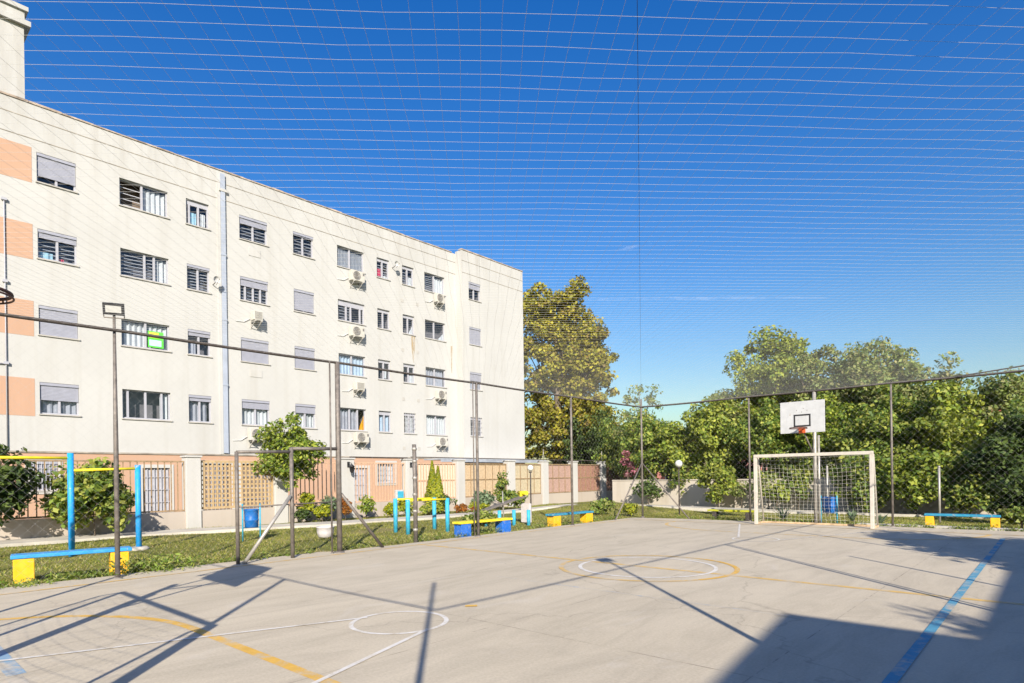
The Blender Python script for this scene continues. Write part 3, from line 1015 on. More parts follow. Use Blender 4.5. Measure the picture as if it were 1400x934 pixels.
def railing(y0, y1, mat, step=0.15, fill=None, z0=0.58, z1=2.16):
    m = MB()
    m.bar((XW, y0, z0), (XW, y1, z0), 0.05, 0.05)
    m.bar((XW, y0, z1), (XW, y1, z1), 0.05, 0.05)
    n = max(2, int((y1 - y0) / step))
    for k in range(n + 1):
        y_ = y0 + (y1 - y0) * k / n
        m.box(XW - 0.015, y_ - 0.014, z0, XW + 0.015, y_ + 0.014, z1 - 0.02)
    r_ = m.build("railing", mat, bf, FO)
    if fill:
        m = MB()
        y_ = y0 + 0.02
        while y_ < y1 - 0.02:
            wd = random.uniform(0.05, 0.075)
            m.box(XW - 0.05 + random.uniform(-0.008, 0.008), y_, z0 + 0.03, XW - 0.03 + random.uniform(-0.004, 0.008), min(y_ + wd - 0.006, y1), z1 - random.uniform(0.0, 0.05))
            y_ += wd
        m.build("screen", fill, r_, FO)
        m = MB()
        m.bar((XW - 0.012, y0, 1.40), (XW - 0.012, y1, 1.40), 0.03, 0.05)
        m.build("screen_batten", mat, r_, FO)


railing(-3.9, 7.66, M['rail_brown'], 0.19)
railing(11.2, 13.38, M['rail_peach'], 0.17)
railing(14.02, 16.62, M['rail_peach'], 0.14)
railing(17.22, 19.62, M['rail_peach'], 0.16, M['mat_cream'])
railing(20.14, 23.18, M['rail_brown'], 0.5, M['mat_tan'])
railing(23.74, 25.98, M['rail_brown'], 0.5, M['mat_khaki'])
railing(26.5, 28.76, M['rail_brown'], 0.5, M['mat_pink'])
railing(29.24, 31.74, M['rail_brown'], 0.5, M['mat_brown'])
# wooden lattice panel
m = MB()
y0, y1, z0, z1 = 8.14, 10.66, 0.62, 2.17
m.bar((XW, y0, z0), (XW, y1, z0), 0.06, 0.08)
m.bar((XW, y0, z1), (XW, y1, z1), 0.06, 0.08)
m.bar((XW, y0 + 0.03, z0), (XW, y0 + 0.03, z1), 0.08, 0.06)
m.bar((XW, y1 - 0.03, z0), (XW, y1 - 0.03, z1), 0.08, 0.06)
for k in range(1, 18):
    y = y0 + (y1 - y0) * k / 18
    m.box(XW - 0.002, y - 0.026, z0, XW + 0.02, y + 0.026, z1)
for k in range(1, 10):
    z = z0 + (z1 - z0) * k / 10
    m.box(XW - 0.026, y0, z - 0.026, XW - 0.004, y1, z + 0.026)
m.build("lattice_panel", M['lattice'], bf, FO)
# board gate with a diagonal brace at the far end
m = MB()
for k in range(11):
    y = 32.27 + k * 0.165
    m.box(XW - 0.02, y, 0.45, XW + 0.01, y + 0.15, 2.14)
m.bar((XW + 0.03, 32.3, 1.2), (XW + 0.03, 34.05, 2.05), 0.04, 0.14)
m.bar((XW + 0.03, 32.3, 0.6), (XW + 0.03, 34.05, 0.6), 0.04, 0.12)
m.build("board_gate", M['mat_brown'], bf, FO)
m = MB()
m.bar((XW, 13.9, 2.40), (XW, 16.8, 2.40), 0.05, 0.04)
m.bar((XW, 17.0, 2.44), (XW, 34.5, 2.40), 0.06, 0.04)
m.build("top_rail", M['cable'], bf, FO)
m = MB()
for y in (26.24, 32.0, 34.35):
    m.tube([(XW, y, 2.36), (XW, y, 3.0)], 0.018, 6)
    for z in (2.5, 2.65, 2.8, 2.95):
        m.tube([(XW - 0.04, y, z), (XW + 0.06, y, z)], 0.008, 5)
m.build("electric_fence_rod", M['steel_pale'], bf, FO)


def lantern(y, label):
    loc = (XW + 0.17, y, 1.95)
    t = thing("wall_lantern", label, "wall lantern", loc, "lanterns on the pillars")
    x = XW + 0.17
    m = MB()
    m.tube([(x, y, 2.10), (x + 0.10, y, 2.16), (x + 0.22, y, 2.14), (x + 0.24, y, 2.06)], 0.014, 6)
    m.box(x - 0.01, y - 0.05, 1.98, x + 0.012, y + 0.05, 2.20)
    m.build("arm", M['black'], t, loc)
    m = MB()
    m.lathe((x + 0.24, y, 1.78), [(0.03, -0.02), (0.06, 0.0), (0.075, 0.02), (0.10, 0.22), (0.12, 0.225), (0.04, 0.30), (0.015, 0.33)], 6)
    m.build("lantern_body", M['black'], t, loc)


lantern(13.72, "black wall lantern on the pillar behind the tall braced fence post")
lantern(16.86, "black wall lantern on the pillar beside the twin cypress")
mt_ = thing("meter_box", "small grey-blue box mounted low on the peach railing", "meter box", (XW + 0.1, 16.3, 0.7))
m = MB()
m.box(XW + 0.03, 16.05, 0.62, XW + 0.2, 16.45, 1.02)
m.build("box", M['dish'], mt_, (XW + 0.1, 16.3, 0.7), bevel=0.02)
m = MB()
m.box(XW + 0.2, 16.10, 0.68, XW + 0.215, 16.40, 0.96)
m.build("lid", M['post_cyan'], mt_, (XW + 0.1, 16.3, 0.7))

# beige wall at the far end of the garden
m = MB()
m.box(-17.0, 26.6, -0.3, 6.0, 26.8, 1.22)
m.box(-17.0, 26.57, 1.22, 6.0, 26.83, 1.27)
tag(m.build("garden_wall", M['far_wall'], None, (0, 0, 0), 0.01), "low beige rendered wall under the hedge of trees", "wall")

# ------------------------------------------------------------------ court cage
CO = (-5.4, 9.5, 0)
cage = thing("court_cage", "steel posts, cables and netting caging the concrete court", "court fence", CO)
XL, XR, YN, YFAR = -11.2, 0.34, -0.57, 19.55
HT = 3.96


def post(x, y, h, r=0.036, mat='steel'):
    m = MB()
    m.tube([(x, y, -0.1), (x, y, h * 0.55), (x, y, h)], [r, r, r * 0.9], 10)
    m.lathe((x, y, -0.03), [(r * 2.2, 0.0), (r * 2.0, 0.035), (r * 1.2, 0.06)], 10)
    return m.build("post", M[mat], cage, CO)


for y in (-0.9, 7.07, 11.15, 15.25):
    post(XL, y, HT, 0.055 if y == 7.07 else 0.037)
post(XL, 19.5, 4.25, 0.036)
post(XL + 0.02, 6.88, HT, 0.018)
post(XL + 0.02, 11.0, HT, 0.015)
for x in (-7.36, -3.45):
    post(x, YFAR, HT, 0.030, 'steel')
post(XR, YFAR, HT)
for y in (7.6, 11.7, 15.6):
    post(XR, y, HT, 0.026)
post(XR, 7.72, HT, 0.016)
post(XR, YN - 0.1, 4.95, 0.029)
post(XR + 0.06, 9.35, 2.26, 0.025)
post(-7.4, YN, HT)
post(-3.2, YN, HT)


def sag_cable(p, q, r, spans, sag, name="cable"):
    m = MB()
    pts = []
    n = spans * 6
    for i in range(n + 1):
        f = i / n
        s = abs(math.sin(math.pi * f * spans))
        pts.append(tuple(p[k] + (q[k] - p[k]) * f - (sag * s if k == 2 else 0) for k in range(3)))
    m.tube(pts, r, 7)
    return m.build(name, M['cable'], cage, CO)


sag_cable((XL, -0.9, HT), (XL, 19.5, HT), 0.027, 5, 0.015)
sag_cable((XL, 19.5, HT), (XR, YFAR, HT), 0.030, 3, 0.02)
sag_cable((XR, YFAR, HT), (XR, YN, HT), 0.018, 5, 0.02)
sag_cable((XR, YN, HT), (XL, YN, HT), 0.017, 3, 0.03)
sag_cable((-2.1, YFAR, HT), (XR, 18.7, HT + 0.10), 0.018, 1, 0.02)
sag_cable((XL, 19.5, HT + 0.05), (XR, YN, HT + 0.03), 0.0015, 1, 0.02)

# braces
m = MB()
m.tube([(XL, 7.12, 1.22), (XL, 8.16, 0.0)], 0.035, 8)
m.build("brace", M['steel'], cage, CO)
for q in ((XL + 1.8, YFAR - 0.05, -0.02), (XL - 0.02, 17.7, -0.02)):
    m = MB()
    m.tube([(XL, 19.5, 1.95), q], 0.024, 8)
    m.build("brace", M['steel'], cage, CO)
# gate bay: frame, rails, leaning brace
m = MB()
m.tube([(XL, 4.95, -0.05), (XL, 4.95, 2.06)], 0.036, 8)
m.tube([(XL, 6.02, -0.05), (XL, 6.02, 2.16)], 0.040, 8)
m.tube([(XL, 4.95, 2.05), (XL, 6.02, 2.08)], 0.03, 8)
m.tube([(XL, 6.02, 2.14), (XL, 7.07, 2.16)], 0.034, 8)
m.tube([(XL, 4.95, 1.04), (XL, 7.07, 1.06)], 0.014, 6)
m.build("gate_frame", M['steel'], cage, CO)
m = MB()
m.tube([(XL + 0.03, 5.98, 1.22), (XL + 0.05, 5.02, -0.02)], 0.036, 8)
m.build("brace", M['steel_pale'], cage, CO)


# nets
def thread(m, pts, r):
    """three-sided string through pts (vertical-ish sheet or flat sheet alike)"""
    m.tube(pts, r, 4, False)


MESH = 0.123 * math.sqrt(2)


def ceiling_net():
    m = MB()
    ph = [random.uniform(0, 6) for _ in range(4)]

    def z(x, y):
        return HT - 0.012 + 0.008 * math.sin(x * 0.9 + ph[0]) * math.sin(y * 0.7 + ph[1]) + 0.002 * math.sin(x * 3.1 + y * 2.3 + ph[2])
    for s in (1, -1):                         # two families of diagonals: y = s*x + c
        c = (YN - XR if s == 1 else YN + XL)
        cmax = (YFAR - XL if s == 1 else YFAR + XR)
        while c < cmax:
            a, b = sorted(((YN - c) * s, (YFAR - c) * s))
            a, b = max(a, XL), min(b, XR)
            if b - a > 0.05:
                n = max(2, int((b - a) / 0.4))
                pts = []
                for i in range(n + 1):
                    x = a + (b - a) * i / n
                    y = s * x + c
                    j = 0.005 * math.sin(x * 4.3 + c * 3.7) + 0.003 * math.sin(x * 11 + c * 9)
                    pts.append((x + j, y - s * j, z(x, y)))
                thread(m, pts, 0.00085)
            c += MESH
    m.build("ceiling_net", M['net'], cage, CO)


ceiling_net()


def wall_net(p, q, name):
    m = MB()
    Lx = math.hypot(q[0] - p[0], q[1] - p[1])
    ux, uy = (q[0] - p[0]) / Lx, (q[1] - p[1]) / Lx
    for s in (1, -1):
        c = -HT if s == 1 else 0.0
        while c < (Lx if s == 1 else Lx + HT):
            # u = s*z + c
            za, zb = sorted(((0 - c) * s, (Lx - c) * s))
            za, zb = max(za, 0.02), min(zb, HT)
            if zb - za > 0.05:
                n = 4
                pts = []
                for i in range(n + 1):
                    z = za + (zb - za) * i / n
                    u = s * z + c
                    off = 0.03 * math.sin(u * 1.1) * math.sin(z * 0.8)
                    pts.append((p[0] + ux * u - uy * off, p[1] + uy * u + ux * off, z))
                thread(m, pts, 0.00055)
            c += MESH
    m.build(name, M['net_side'], cage, CO)


wall_net((XL, -0.9), (XL, 19.5), "side_net")
wall_net((XL, 19.53), (XR, YFAR + 0.03), "side_net")


# floodlights
def floodlight(x, y, h, aim, label, dark=True):
    loc = (x, y, 0)
    t = thing("floodlight", label, "floodlight", loc, "floodlights on poles by the court")
    m = MB()
    m.tube([(x, y, -0.1), (x, y, 2.2), (x, y, h)], [0.040, 0.036, 0.020], 10)
    m.lathe((x, y, -0.04), [(0.09, 0.0), (0.085, 0.03), (0.05, 0.06)], 10)
    m.build("pole", M['steel'], t, loc)
    d = Vector(aim).normalized()
    s = d.cross(Vector((0, 0, 1))).normalized()
    u = s.cross(d)
    c = Vector((x, y, h + 0.05)) + d * 0.06
    m = MB()
    m.bar(c - d * 0.05, c + d * 0.02, 0.29, 0.185, u)
    hd = m.build("lamp_head", M['black'], t, loc)
    m = MB()
    m.bar(c + d * 0.0215, c + d * 0.026, 0.215, 0.105, u)
    m.build("lens", M['lens'], hd, loc)
    m = MB()
    m.bar(c - s * 0.14 - d * 0.02, c - s * 0.14 - d * 0.02 - u * 0.14, 0.012, 0.03)
    m.bar(c + s * 0.14 - d * 0.02, c + s * 0.14 - d * 0.02 - u * 0.14, 0.012, 0.03)
    m.bar(c - s * 0.14 - d * 0.02 - u * 0.14, c + s * 0.14 - d * 0.02 - u * 0.14, 0.03, 0.012)
    m.build("yoke", M['steel'], t, loc)


floodlight(-11.25, 3.05, 4.26, (0.85, -0.35, -0.32), "floodlight on a thin steel pole beside the long blue and yellow bench")
floodlight(XR, 3.42, 4.42, (-1, 0.2, -0.4), "floodlight on a pole at the right edge of the court, casting a thin shadow")

# separate weathered post on the grass edge
t = thing("steel_post", "short weathered post on the grass edge in front of the yellow bars", "post", (-11.6, 9.41, 0))
m = MB()
m.tube([(-11.6, 9.41, -0.1), (-11.59, 9.41, 1.2), (-11.61, 9.41, 2.34)], [0.055, 0.052, 0.05], 9)
m.build("shaft", M['steel'], t, (-11.6, 9.41, 0))
m = MB()
for z in (0.25, 0.7, 1.1, 1.5, 1.9, 2.2):
    m.lathe((-11.6, 9.41, z), [(0.056, 0.0), (0.062, 0.01), (0.062, 0.05), (0.056, 0.06)], 9)
m.build("clamp_band", M['steel_pale'], t, (-11.6, 9.41, 0))


# ------------------------------------------------------------------ goals
def goal(y, s, label, hw=0.045):
    """s: which way the net goes back (+1 = +Y)"""
    x0, x1, h, dp = CX - 1.53, CX + 1.53, 2.03, 0.62
    loc = (CX, y, 0)
    t = thing("football_goal", label, "goal", loc, "white five-a-side goals")
    for x in (x0, x1):
        m = MB()
        m.box(x - hw, y - hw, 0.0, x + hw, y + hw, h - hw)
        m.build("goal_post", M['goal'], t, loc, bevel=0.008)
    m = MB()
    m.box(x0 - hw, y - hw, h - hw, x1 + hw, y + hw, h + hw)
    m.build("crossbar", M['goal'], t, loc, bevel=0.008)
    for x in (x0, x1):
        m = MB()
        m.tube([(x, y + s * 0.04, h), (x, y + s * 0.22, h - 0.04), (x, y + s * dp, 0.03)], 0.022, 7)
        m.build("rear_stay", M['goal'], t, loc)
    m = MB()
    for x in (x0, x1):
        m.bar((x, y + s * 0.05, 0.03), (x, y + s * dp, 0.03), 0.05, 0.05)
    m.bar((x0, y + s * dp, 0.03), (x1, y + s * dp, 0.03), 0.05, 0.05)
    m.build("base_rail", M['goal_rust'], t, loc)
    # net: sagging sheet of cords, two sides
    m = MB()
    U, V = 26, 20

    def P(u, v):
        x = x0 + (x1 - x0) * u
        if v < 0.12:
            yy_, zz = y + s * (0.04 + 0.18 * v / 0.12), h - 0.04 * v / 0.12
        else:
            f = (v - 0.12) / 0.88
            yy_, zz = y + s * (0.22 + (dp - 0.22) * f), (h - 0.04) * (1 - f) + 0.04 * f
        sg_ = math.sin(math.pi * u)
        yy_ += s * 0.08 * sg_ * math.sin(math.pi * v)
        zz -= 0.16 * sg_ * math.sin(math.pi * min(1, v * 1.15)) * (1 - v)
        x += 0.03 * math.sin(9 * v + 7 * u) * sg_
        return (x, yy_, max(zz, 0.01))
    for i in range(U + 1):
        thread(m, [P(i / U, j / V) for j in range(V + 1)], 0.0019)
    for j in range(V + 1):
        thread(m, [P(i / U, j / V) for i in range(U + 1)], 0.0019)
    for x in (x0, x1):
        for j in range(1, 17):
            z = h * j / 17
            e = 0.22 + (dp - 0.22) * (1 - z / h)
            thread(m, [(x, y + s * 0.04, z), (x, y + s * e * 0.5, z - 0.03), (x, y + s * e, z)], 0.0019)
        for j in range(1, 5):
            f = j / 5
            thread(m, [(x, y + s * dp * f, 0.04), (x, y + s * 0.22 * f, h - 0.03)], 0.0019)
    m.build("goal_net", M['goal_net'], t, loc)


goal(18.5, 1, "white five-a-side goal with a torn net below the far basketball board")
goal(0.0, -1, "white five-a-side goal at the near end, seen by its shadow", 0.026)


# ------------------------------------------------------------------ basketball hoops
def hoop(xp, yp, yb, xc, s, hpole, zr, label, rm='ring'):
    """pole at (xp,yp), board plane y=yb, ring on the side s of the board"""
    loc = (xp, yp, 0)
    t = thing("basketball_hoop", label, "basketball hoop", loc, "basketball hoops")
    m = MB()
    m.tube([(xp, yp, -0.1), (xp, yp, hpole)], 0.052, 10)
    m.tube([(xp + 0.10, yp - s * 0.02, -0.1), (xp + 0.10, yp - s * 0.02, zr - 0.2)], 0.035, 8)
    m.build("pole", M['steel_pale'], t, loc)
    zb0, zb1 = zr - 0.13, zr + 0.80
    m = MB()
    for z in (zb0 + 0.15, zb1 - 0.15):
        for dx in (-0.35, 0.35):
            m.tube([(xp, yp, z - 0.1), (xc + dx, yb - s * 0.03, z)], 0.022, 7)
    m.tube([(xp, yp, zb0 - 0.7), (xc, yb - s * 0.03, zb0 + 0.1)], 0.022, 7)
    m.build("board_arm", M['steel'], t, loc)
    m = MB()
    W = 0.615
    m.box(xc - W, min(yb, yb - s * 0.03), zb0, xc + W, max(yb, yb - s * 0.03), zb1)
    bd = m.build("backboard", M['board'], t, loc, bevel=0.006)
    m = MB()
    yq = yb + s * 0.003
    for a, b, c, d in ((-0.235, 0.18, 0.235, 0.225), (-0.235, 0.50, 0.235, 0.545), (-0.235, 0.225, -0.19, 0.50), (0.19, 0.225, 0.235, 0.50)):
        m.box(xc + a, min(yb, yq), zb0 + b, xc + c, max(yb, yq), zb0 + d)
    m.build("target_square", M['black'], bd, loc)
    m = MB()
    for dx, dz in ((-0.16, 0.66), (0.03, 0.70), (0.13, 0.64), (-0.02, 0.60)):
        m.box(xc + dx, min(yb, yq), zb0 + dz, xc + dx + 0.02, max(yb, yq), zb0 + dz + 0.02)
    m.build("scuff_mark", M['steel'], bd, loc)
    R_ = 0.228
    cy = yb + s * (R_ + 0.13)
    m = MB()
    pts = [(xc + R_ * math.cos(k * math.pi / 18), cy + R_ * math.sin(k * math.pi / 18), zr) for k in range(37)]
    m.tube(pts, 0.012, 7, False)
    pts = [(xc + (R_ + 0.01) * math.cos(k * math.pi / 18), cy + (R_ + 0.01) * math.sin(k * math.pi / 18), zr - 0.026) for k in range(37)]
    m.tube(pts, 0.007, 6, False)
    for k in range(0, 36, 6):
        a = k * math.pi / 18
        m.tube([(xc + R_ * math.cos(a), cy + R_ * math.sin(a), zr), (xc + R_ * math.cos(a), cy + R_ * math.sin(a), zr - 0.026)], 0.006, 5)
    m.build("ring", M['ring_dark'], t, loc)
    m = MB()
    m.box(xc - 0.09, min(yb, yb + s * 0.02), zr - 0.14, xc + 0.09, max(yb, yb + s * 0.02), zr + 0.03)
    m.bar((xc - 0.07, yb, zr), (xc - 0.07, yb + s * 0.15, zr), 0.03, 0.03)
    m.bar((xc + 0.07, yb, zr), (xc + 0.07, yb + s * 0.15, zr), 0.03, 0.03)
    m.bar((xc, yb, zr - 0.13), (xc, yb + s * 0.13, zr - 0.02), 0.04, 0.03)
    m.build("ring_bracket", M[rm], t, loc)


hoop(-5.42, YFAR, 19.05, -5.62, -1, 3.92, 2.82, "basketball hoop with a white board and black square above the far goal")
hoop(-5.45, YN, 0.28, -5.52, 1, 3.0, 2.86, "basketball hoop at the near end, its dark rim at the left picture edge")


# ------------------------------------------------------------------ benches
def bench(p, q, h, legs, topm, legm, label, tw=0.30, legw=0.26, th=0.06, overhang=0.04):
    """plank from p to q (plan), legs: fractions along it"""
    p, q = Vector((*p, 0)), Vector((*q, 0))
    loc = tuple((p + q) / 2)
    t = thing("bench", label, "bench", loc, "painted benches round the court")
    d = (q - p).normalized()
    for f in legs:
        c = p + (q - p) * f
        m = MB()
        a, b = c - d * legw / 2, c + d * legw / 2
        m.bar(a + Vector((0, 0, (h - th) / 2 - 0.04)), b + Vector((0, 0, (h - th) / 2 - 0.04)), tw * 0.95, h - th + 0.07)
        m.build("leg", M[legm], t, loc, bevel=0.012)
    m = MB()
    m.bar(p - d * overhang + Vector((0, 0, h - th / 2)), q + d * overhang + Vector((0, 0, h - th / 2)), tw + 0.02, th)
    m.build("seat", M[topm], t, loc, bevel=0.012)


bench((-12.42, 1.93), (-12.15, 3.46), 0.40, (0.08, 0.91), 'bench_blue', 'yellow', "long bench with a sky-blue plank on two yellow blocks at the left", 0.32, 0.27)
bench((-11.78, 10.95), (-11.72, 12.85), 0.36, (0.10, 0.90), 'yellow_bright', 'deep_blue', "bench with a yellow plank on two deep-blue blocks and weeds before it", 0.32, 0.34)
bench((-11.85, 14.95), (-11.75, 16.95), 0.34, (0.10, 0.92), 'bench_teal', 'yellow', "bench with a teal plank on yellow blocks at the far left corner", 0.30, 0.34)
bench((-9.0, 20.25), (-7.45, 20.25), 0.30, (0.12, 0.85), 'lime', 'cable', "lime-yellow plank bench on dark legs beside the far goal", 0.30, 0.12)
bench((-2.78, 20.35), (-1.20, 20.40), 0.34, (0.05, 0.95), 'bench_teal', 'yellow', "bench with a teal plank on yellow blocks right of the goal", 0.30, 0.20)

# ------------------------------------------------------------------ exercise bars
t = thing("pull_up_bars", "tall blue posts carrying yellow pull-up bars behind the long bench", "exercise bars", (-16.0, 3.5, 0))
lo = (-16.0, 3.5, 0)
for x, y, h in ((-16.2, 1.65, 2.18), (-16.07, 3.49, 2.18), (-15.92, 4.75, 1.92)):
    m = MB()
    m.tube([(x, y, -0.1), (x, y, h)], 0.062, 12)
    m.build("post", M['post_blue'], t, lo)
m = MB()
m.lathe((-15.92, 4.75, -0.06), [(0.22, 0.0), (0.22, 0.06), (0.16, 0.09)], 12)
m.build("footing", M['path'], t, lo)
m = MB()
m.tube([(-16.2, 1.65, 2.07), (-16.07, 3.49, 2.07)], 0.032, 8)
m.build("pull_up_bar", M['yellow_bright'], t, lo)
m = MB()
m.tube([(-16.07, 3.49, 1.80), (-15.92, 4.75, 1.84)], 0.030, 8)
m.build("pull_up_bar", M['yellow_bright'], t, lo)

lo = (-13.9, 11.4, 0)
t = thing("parallel_bars", "waist-high yellow parallel bars on four cyan posts on the lawn", "exercise bars", lo)
pp = [(-14.53, 11.05), (-13.46, 10.66), (-14.12, 12.19), (-13.21, 11.90)]
for x, y in pp:
    m = MB()
    m.tube([(x, y, -0.1), (x, y, 0.93)], 0.062, 12)
    m.build("post", M['post_cyan'], t, lo)
for a, b in ((pp[0], pp[2]), (pp[1], pp[3])):
    m = MB()
    m.tube([(*a, 0.90), (*b, 0.90)], 0.032, 8)
    m.build("hand_bar", M['yellow_bright'], t, lo)

lo = (-13.1, 14.4, 0)
t = thing("sit_up_bench", "low slanted exercise board with a yellow pad on four cyan posts", "exercise bench", lo)
for x, y in ((-13.55, 13.82), (-13.17, 14.06), (-12.97, 14.52), (-12.57, 14.77)):
    m = MB()
    m.tube([(x, y, -0.1), (x, y, 0.46)], 0.06, 10)
    m.build("post", M['post_cyan'], t, lo)
m = MB()
m.bar((-13.6, 13.75, 0.46), (-13.25, 15.3, 0.86), 0.30, 0.05)
m.build("board", M['steel'], t, lo, bevel=0.01)
m = MB()
m.tube([(-13.45, 15.32, 0.98), (-13.02, 15.22, 0.98)], 0.07, 10)
m.bar((-13.28, 15.30, 0.86), (-13.25, 15.30, 1.0), 0.2, 0.08)
m.build("pad", M['yellow_bright'], t, lo)
m = MB()
m.tube([(-13.4, 14.5, 0.0), (-13.45, 14.52, 1.05)], 0.02, 7)
m.build("handle", M['steel_pale'], t, lo)
m = MB()
m.box(-13.5, 15.46, -0.02, -13.1, 15.56, 0.62)
tag(m.build("panel_board", M['pot'], None, (0, 0, 0), 0.02), "white upright panel standing behind the slanted exercise board", "panel")


# ------------------------------------------------------------------ bins, lamps, pot
def litter_bin(x, y, a, label, h=0.92):
    lo = (x, y, 0)
    t = thing("litter_bin", label, "bin", lo, "blue litter bins")
    ux, uy = math.cos(a), math.sin(a)
    m = MB()
    for s in (-1, 1):
        px, py = x + ux * 0.21 * s, y + uy * 0.21 * s
        m.tube([(px, py, -0.05), (px, py, h)], 0.02, 7)
    m.tube([(x - ux * 0.21, y - uy * 0.21, 0.30), (x + ux * 0.21, y + uy * 0.21, 0.30)], 0.014, 6)
    m.build("stand", M['post_cyan'], t, lo)
    m = MB()
    m.lathe((x, y, 0.30), [(0.15, 0.0), (0.165, 0.02), (0.17, 0.17), (0.178, 0.18), (0.178, 0.21), (0.17, 0.22), (0.178, 0.44), (0.186, 0.45), (0.186, 0.48), (0.165, 0.48), (0.15, 0.10)], 20)
    m.build("drum", M['bin_blue'], t, lo)


litter_bin(-15.67, 7.29, 1.2, "blue litter drum on a stand seen through the gate frame")
litter_bin(-5.16, 19.95, 0.2, "blue litter drum on a stand behind the far goal", 0.82)


def globe_lamp(x, y, h, label, r=0.115):
    lo = (x, y, 0)
    t = thing("garden_lamp", label, "lamp post", lo, "globe lamps in the garden")
    m = MB()
    m.tube([(x, y, -0.1), (x, y, h - 0.16)], [0.03, 0.024], 8)
    m.lathe((x, y, h - 0.19), [(0.025, 0), (0.06, 0.02), (0.075, 0.06)], 12)
    m.build("pole", M['cable'], t, lo)
    m = MB()
    m.lathe((x, y, h), [(r * math.sin(math.pi * (0.06 + 0.88 * k / 10)), -r * math.cos(math.pi * (0.06 + 0.88 * k / 10))) for k in range(11)], 18)
    m.build("globe", M['lamp_globe'], t, lo)


globe_lamp(-15.26, 18.08, 1.84, "white globe lamp on a thin pole in front of the khaki screen", 0.12)
globe_lamp(-10.81, 21.57, 1.92, "white globe lamp on a thin pole before the dark hedge", 0.14)

m = MB()
m.lathe((-14.52, 8.74, -0.03), [(0.13, 0.0), (0.19, 0.05), (0.22, 0.16), (0.225, 0.27), (0.24, 0.28), (0.24, 0.31), (0.20, 0.31), (0.19, 0.2)], 20)
tag(m.build("flower_pot", M['pot'], None), "round white pot standing alone on the lawn", "pot")

for x, y, h, lab in ((-6.1, 23.4, 1.70, "pale post behind the goal and the blue drum"), (-2.75, 22.6, 1.62, "pale thin post in the grass behind the teal bench"),):
    t = thing("garden_post", lab, "post", (x, y, 0), "pale posts behind the court")
    m = MB()
    m.tube([(x, y, -0.1), (x, y, h)], 0.034, 9)
    m.build("shaft", M['steel_pale'], t, (x, y, 0))
    m = MB()
    m.lathe((x, y, h), [(0.036, 0), (0.040, 0.02), (0.015, 0.05)], 9)
    m.build("cap", M['steel_pale'], t, (x, y, 0))


# ------------------------------------------------------------------ neighbouring houses
def house(x0, y0, x1, y1, h, rise, wallm, roofm, label, name="house", win=True):
    lo = ((x0 + x1) / 2, (y0 + y1) / 2, 0)
    t = thing(name, label, "house", lo)
    m = MB()
    m.box(x0, y0, -0.2, x1, y1, h)
    ym = (y0 + y1) / 2
    for x in (x0, x1):
        m.face([(x, y0, h), (x, y1, h), (x, ym, h + rise)])
    m.build("wall", M[wallm], t, lo)
    m = MB()
    e = 0.35
    for s, ye in ((1, y0 - e), (-1, y1 + e)):
        k = rise / ((y1 - y0) / 2)
        m.bar(((x0 + x1) / 2, ye, h - e * k + 0.06), ((x0 + x1) / 2, ym, h + rise + 0.06), x1 - x0 + 2 * e, 0.1)
    m.build("roof", M[roofm], t, lo)
    if win:
        for x in np.arange(x0 + 1.0, x1 - 1.0, 2.2):
            m = MB()
            m.box(x, y0 - 0.03, 1.0, x + 1.0, y0 - 0.003, 2.1)
            wn_ = m.build("window", M['frame_white'], t, lo)
            m = MB()
            m.box(x + 0.07, y0 - 0.035, 1.07, x + 0.93, y0 - 0.031, 2.03)
            m.build("pane", M['black'], wn_, lo)


house(-20.0, 36.0, -14.6, 42.0, 3.0, 1.4, 'pink_house', 'red_roof', "pink house half hidden behind the hedge near the far wall")
house(-4.6, 30.6, 1.6, 36, 2.9, 1.5, 'pink_house', 'red_roof', "red and pink house glimpsed through leaves at the right")

# flat-roofed block outside the cage on the right: it throws the big shadow on the court
HB = 6.0
LT = HB / math.tan(SUN_EL)
ox, oy = sx * LT, sy * LT
fp = [(-2.27 + ox, 6.95 + oy), (-0.62 + ox, 6.95 + oy), (-0.62 + ox, 13.2 + oy), (9.5 + ox, 13.2 + oy), (9.5 + ox, -6 + oy), (-0.6 + ox, -6 + oy)]
t = thing("clubhouse", "flat-roofed rendered block standing right of the court beside the camera", "building", (fp[0][0] + 4, fp[0][1], 0))
lo = (fp[0][0] + 4, fp[0][1], 0)
m = MB()
n = len(fp)
for i in range(n):
    a, b = fp[i], fp[(i + 1) % n]
    m.face([(b[0], b[1], -0.2), (a[0], a[1], -0.2), (a[0], a[1], HB - 0.12), (b[0], b[1], HB - 0.12)])
m.build("wall", M['facade'], t, lo)
m = MB()
m.face([(x, y, HB) for x, y in reversed(fp)])
m.face([(x, y, HB - 0.12) for x, y in fp])
for i in range(n):
    a, b = fp[i], fp[(i + 1) % n]
    m.face([(b[0], b[1], HB - 0.12), (a[0], a[1], HB - 0.12), (a[0], a[1], HB), (b[0], b[1], HB)])
m.build("roof", M['grey_roof'], t, lo)


# ------------------------------------------------------------------ vegetation
RNG = np.random.default_rng(11)


def unit(v):
    return v / np.maximum(np.linalg.norm(v, axis=-1, keepdims=True), 1e-6)


def leaf_quads(c, nrm, size, aspect=0.62):
    """diamond leaves at c facing nrm"""
    n = len(c)
    r = unit(RNG.normal(size=(n, 3)))
    t_ = unit(np.cross(nrm, r))
    b = np.cross(nrm, t_)
    s = (size * RNG.uniform(0.6, 1.35, n))[:, None]
    v = np.empty((n, 4, 3))
    v[:, 0] = c - t_ * s * 0.5
    v[:, 1] = c + b * s * 0.5 * aspect + nrm * s * 0.10
    v[:, 2] = c + t_ * s * 0.5
    v[:, 3] = c - b * s * 0.5 * aspect + nrm * s * 0.10
    return v.reshape(-1, 3)


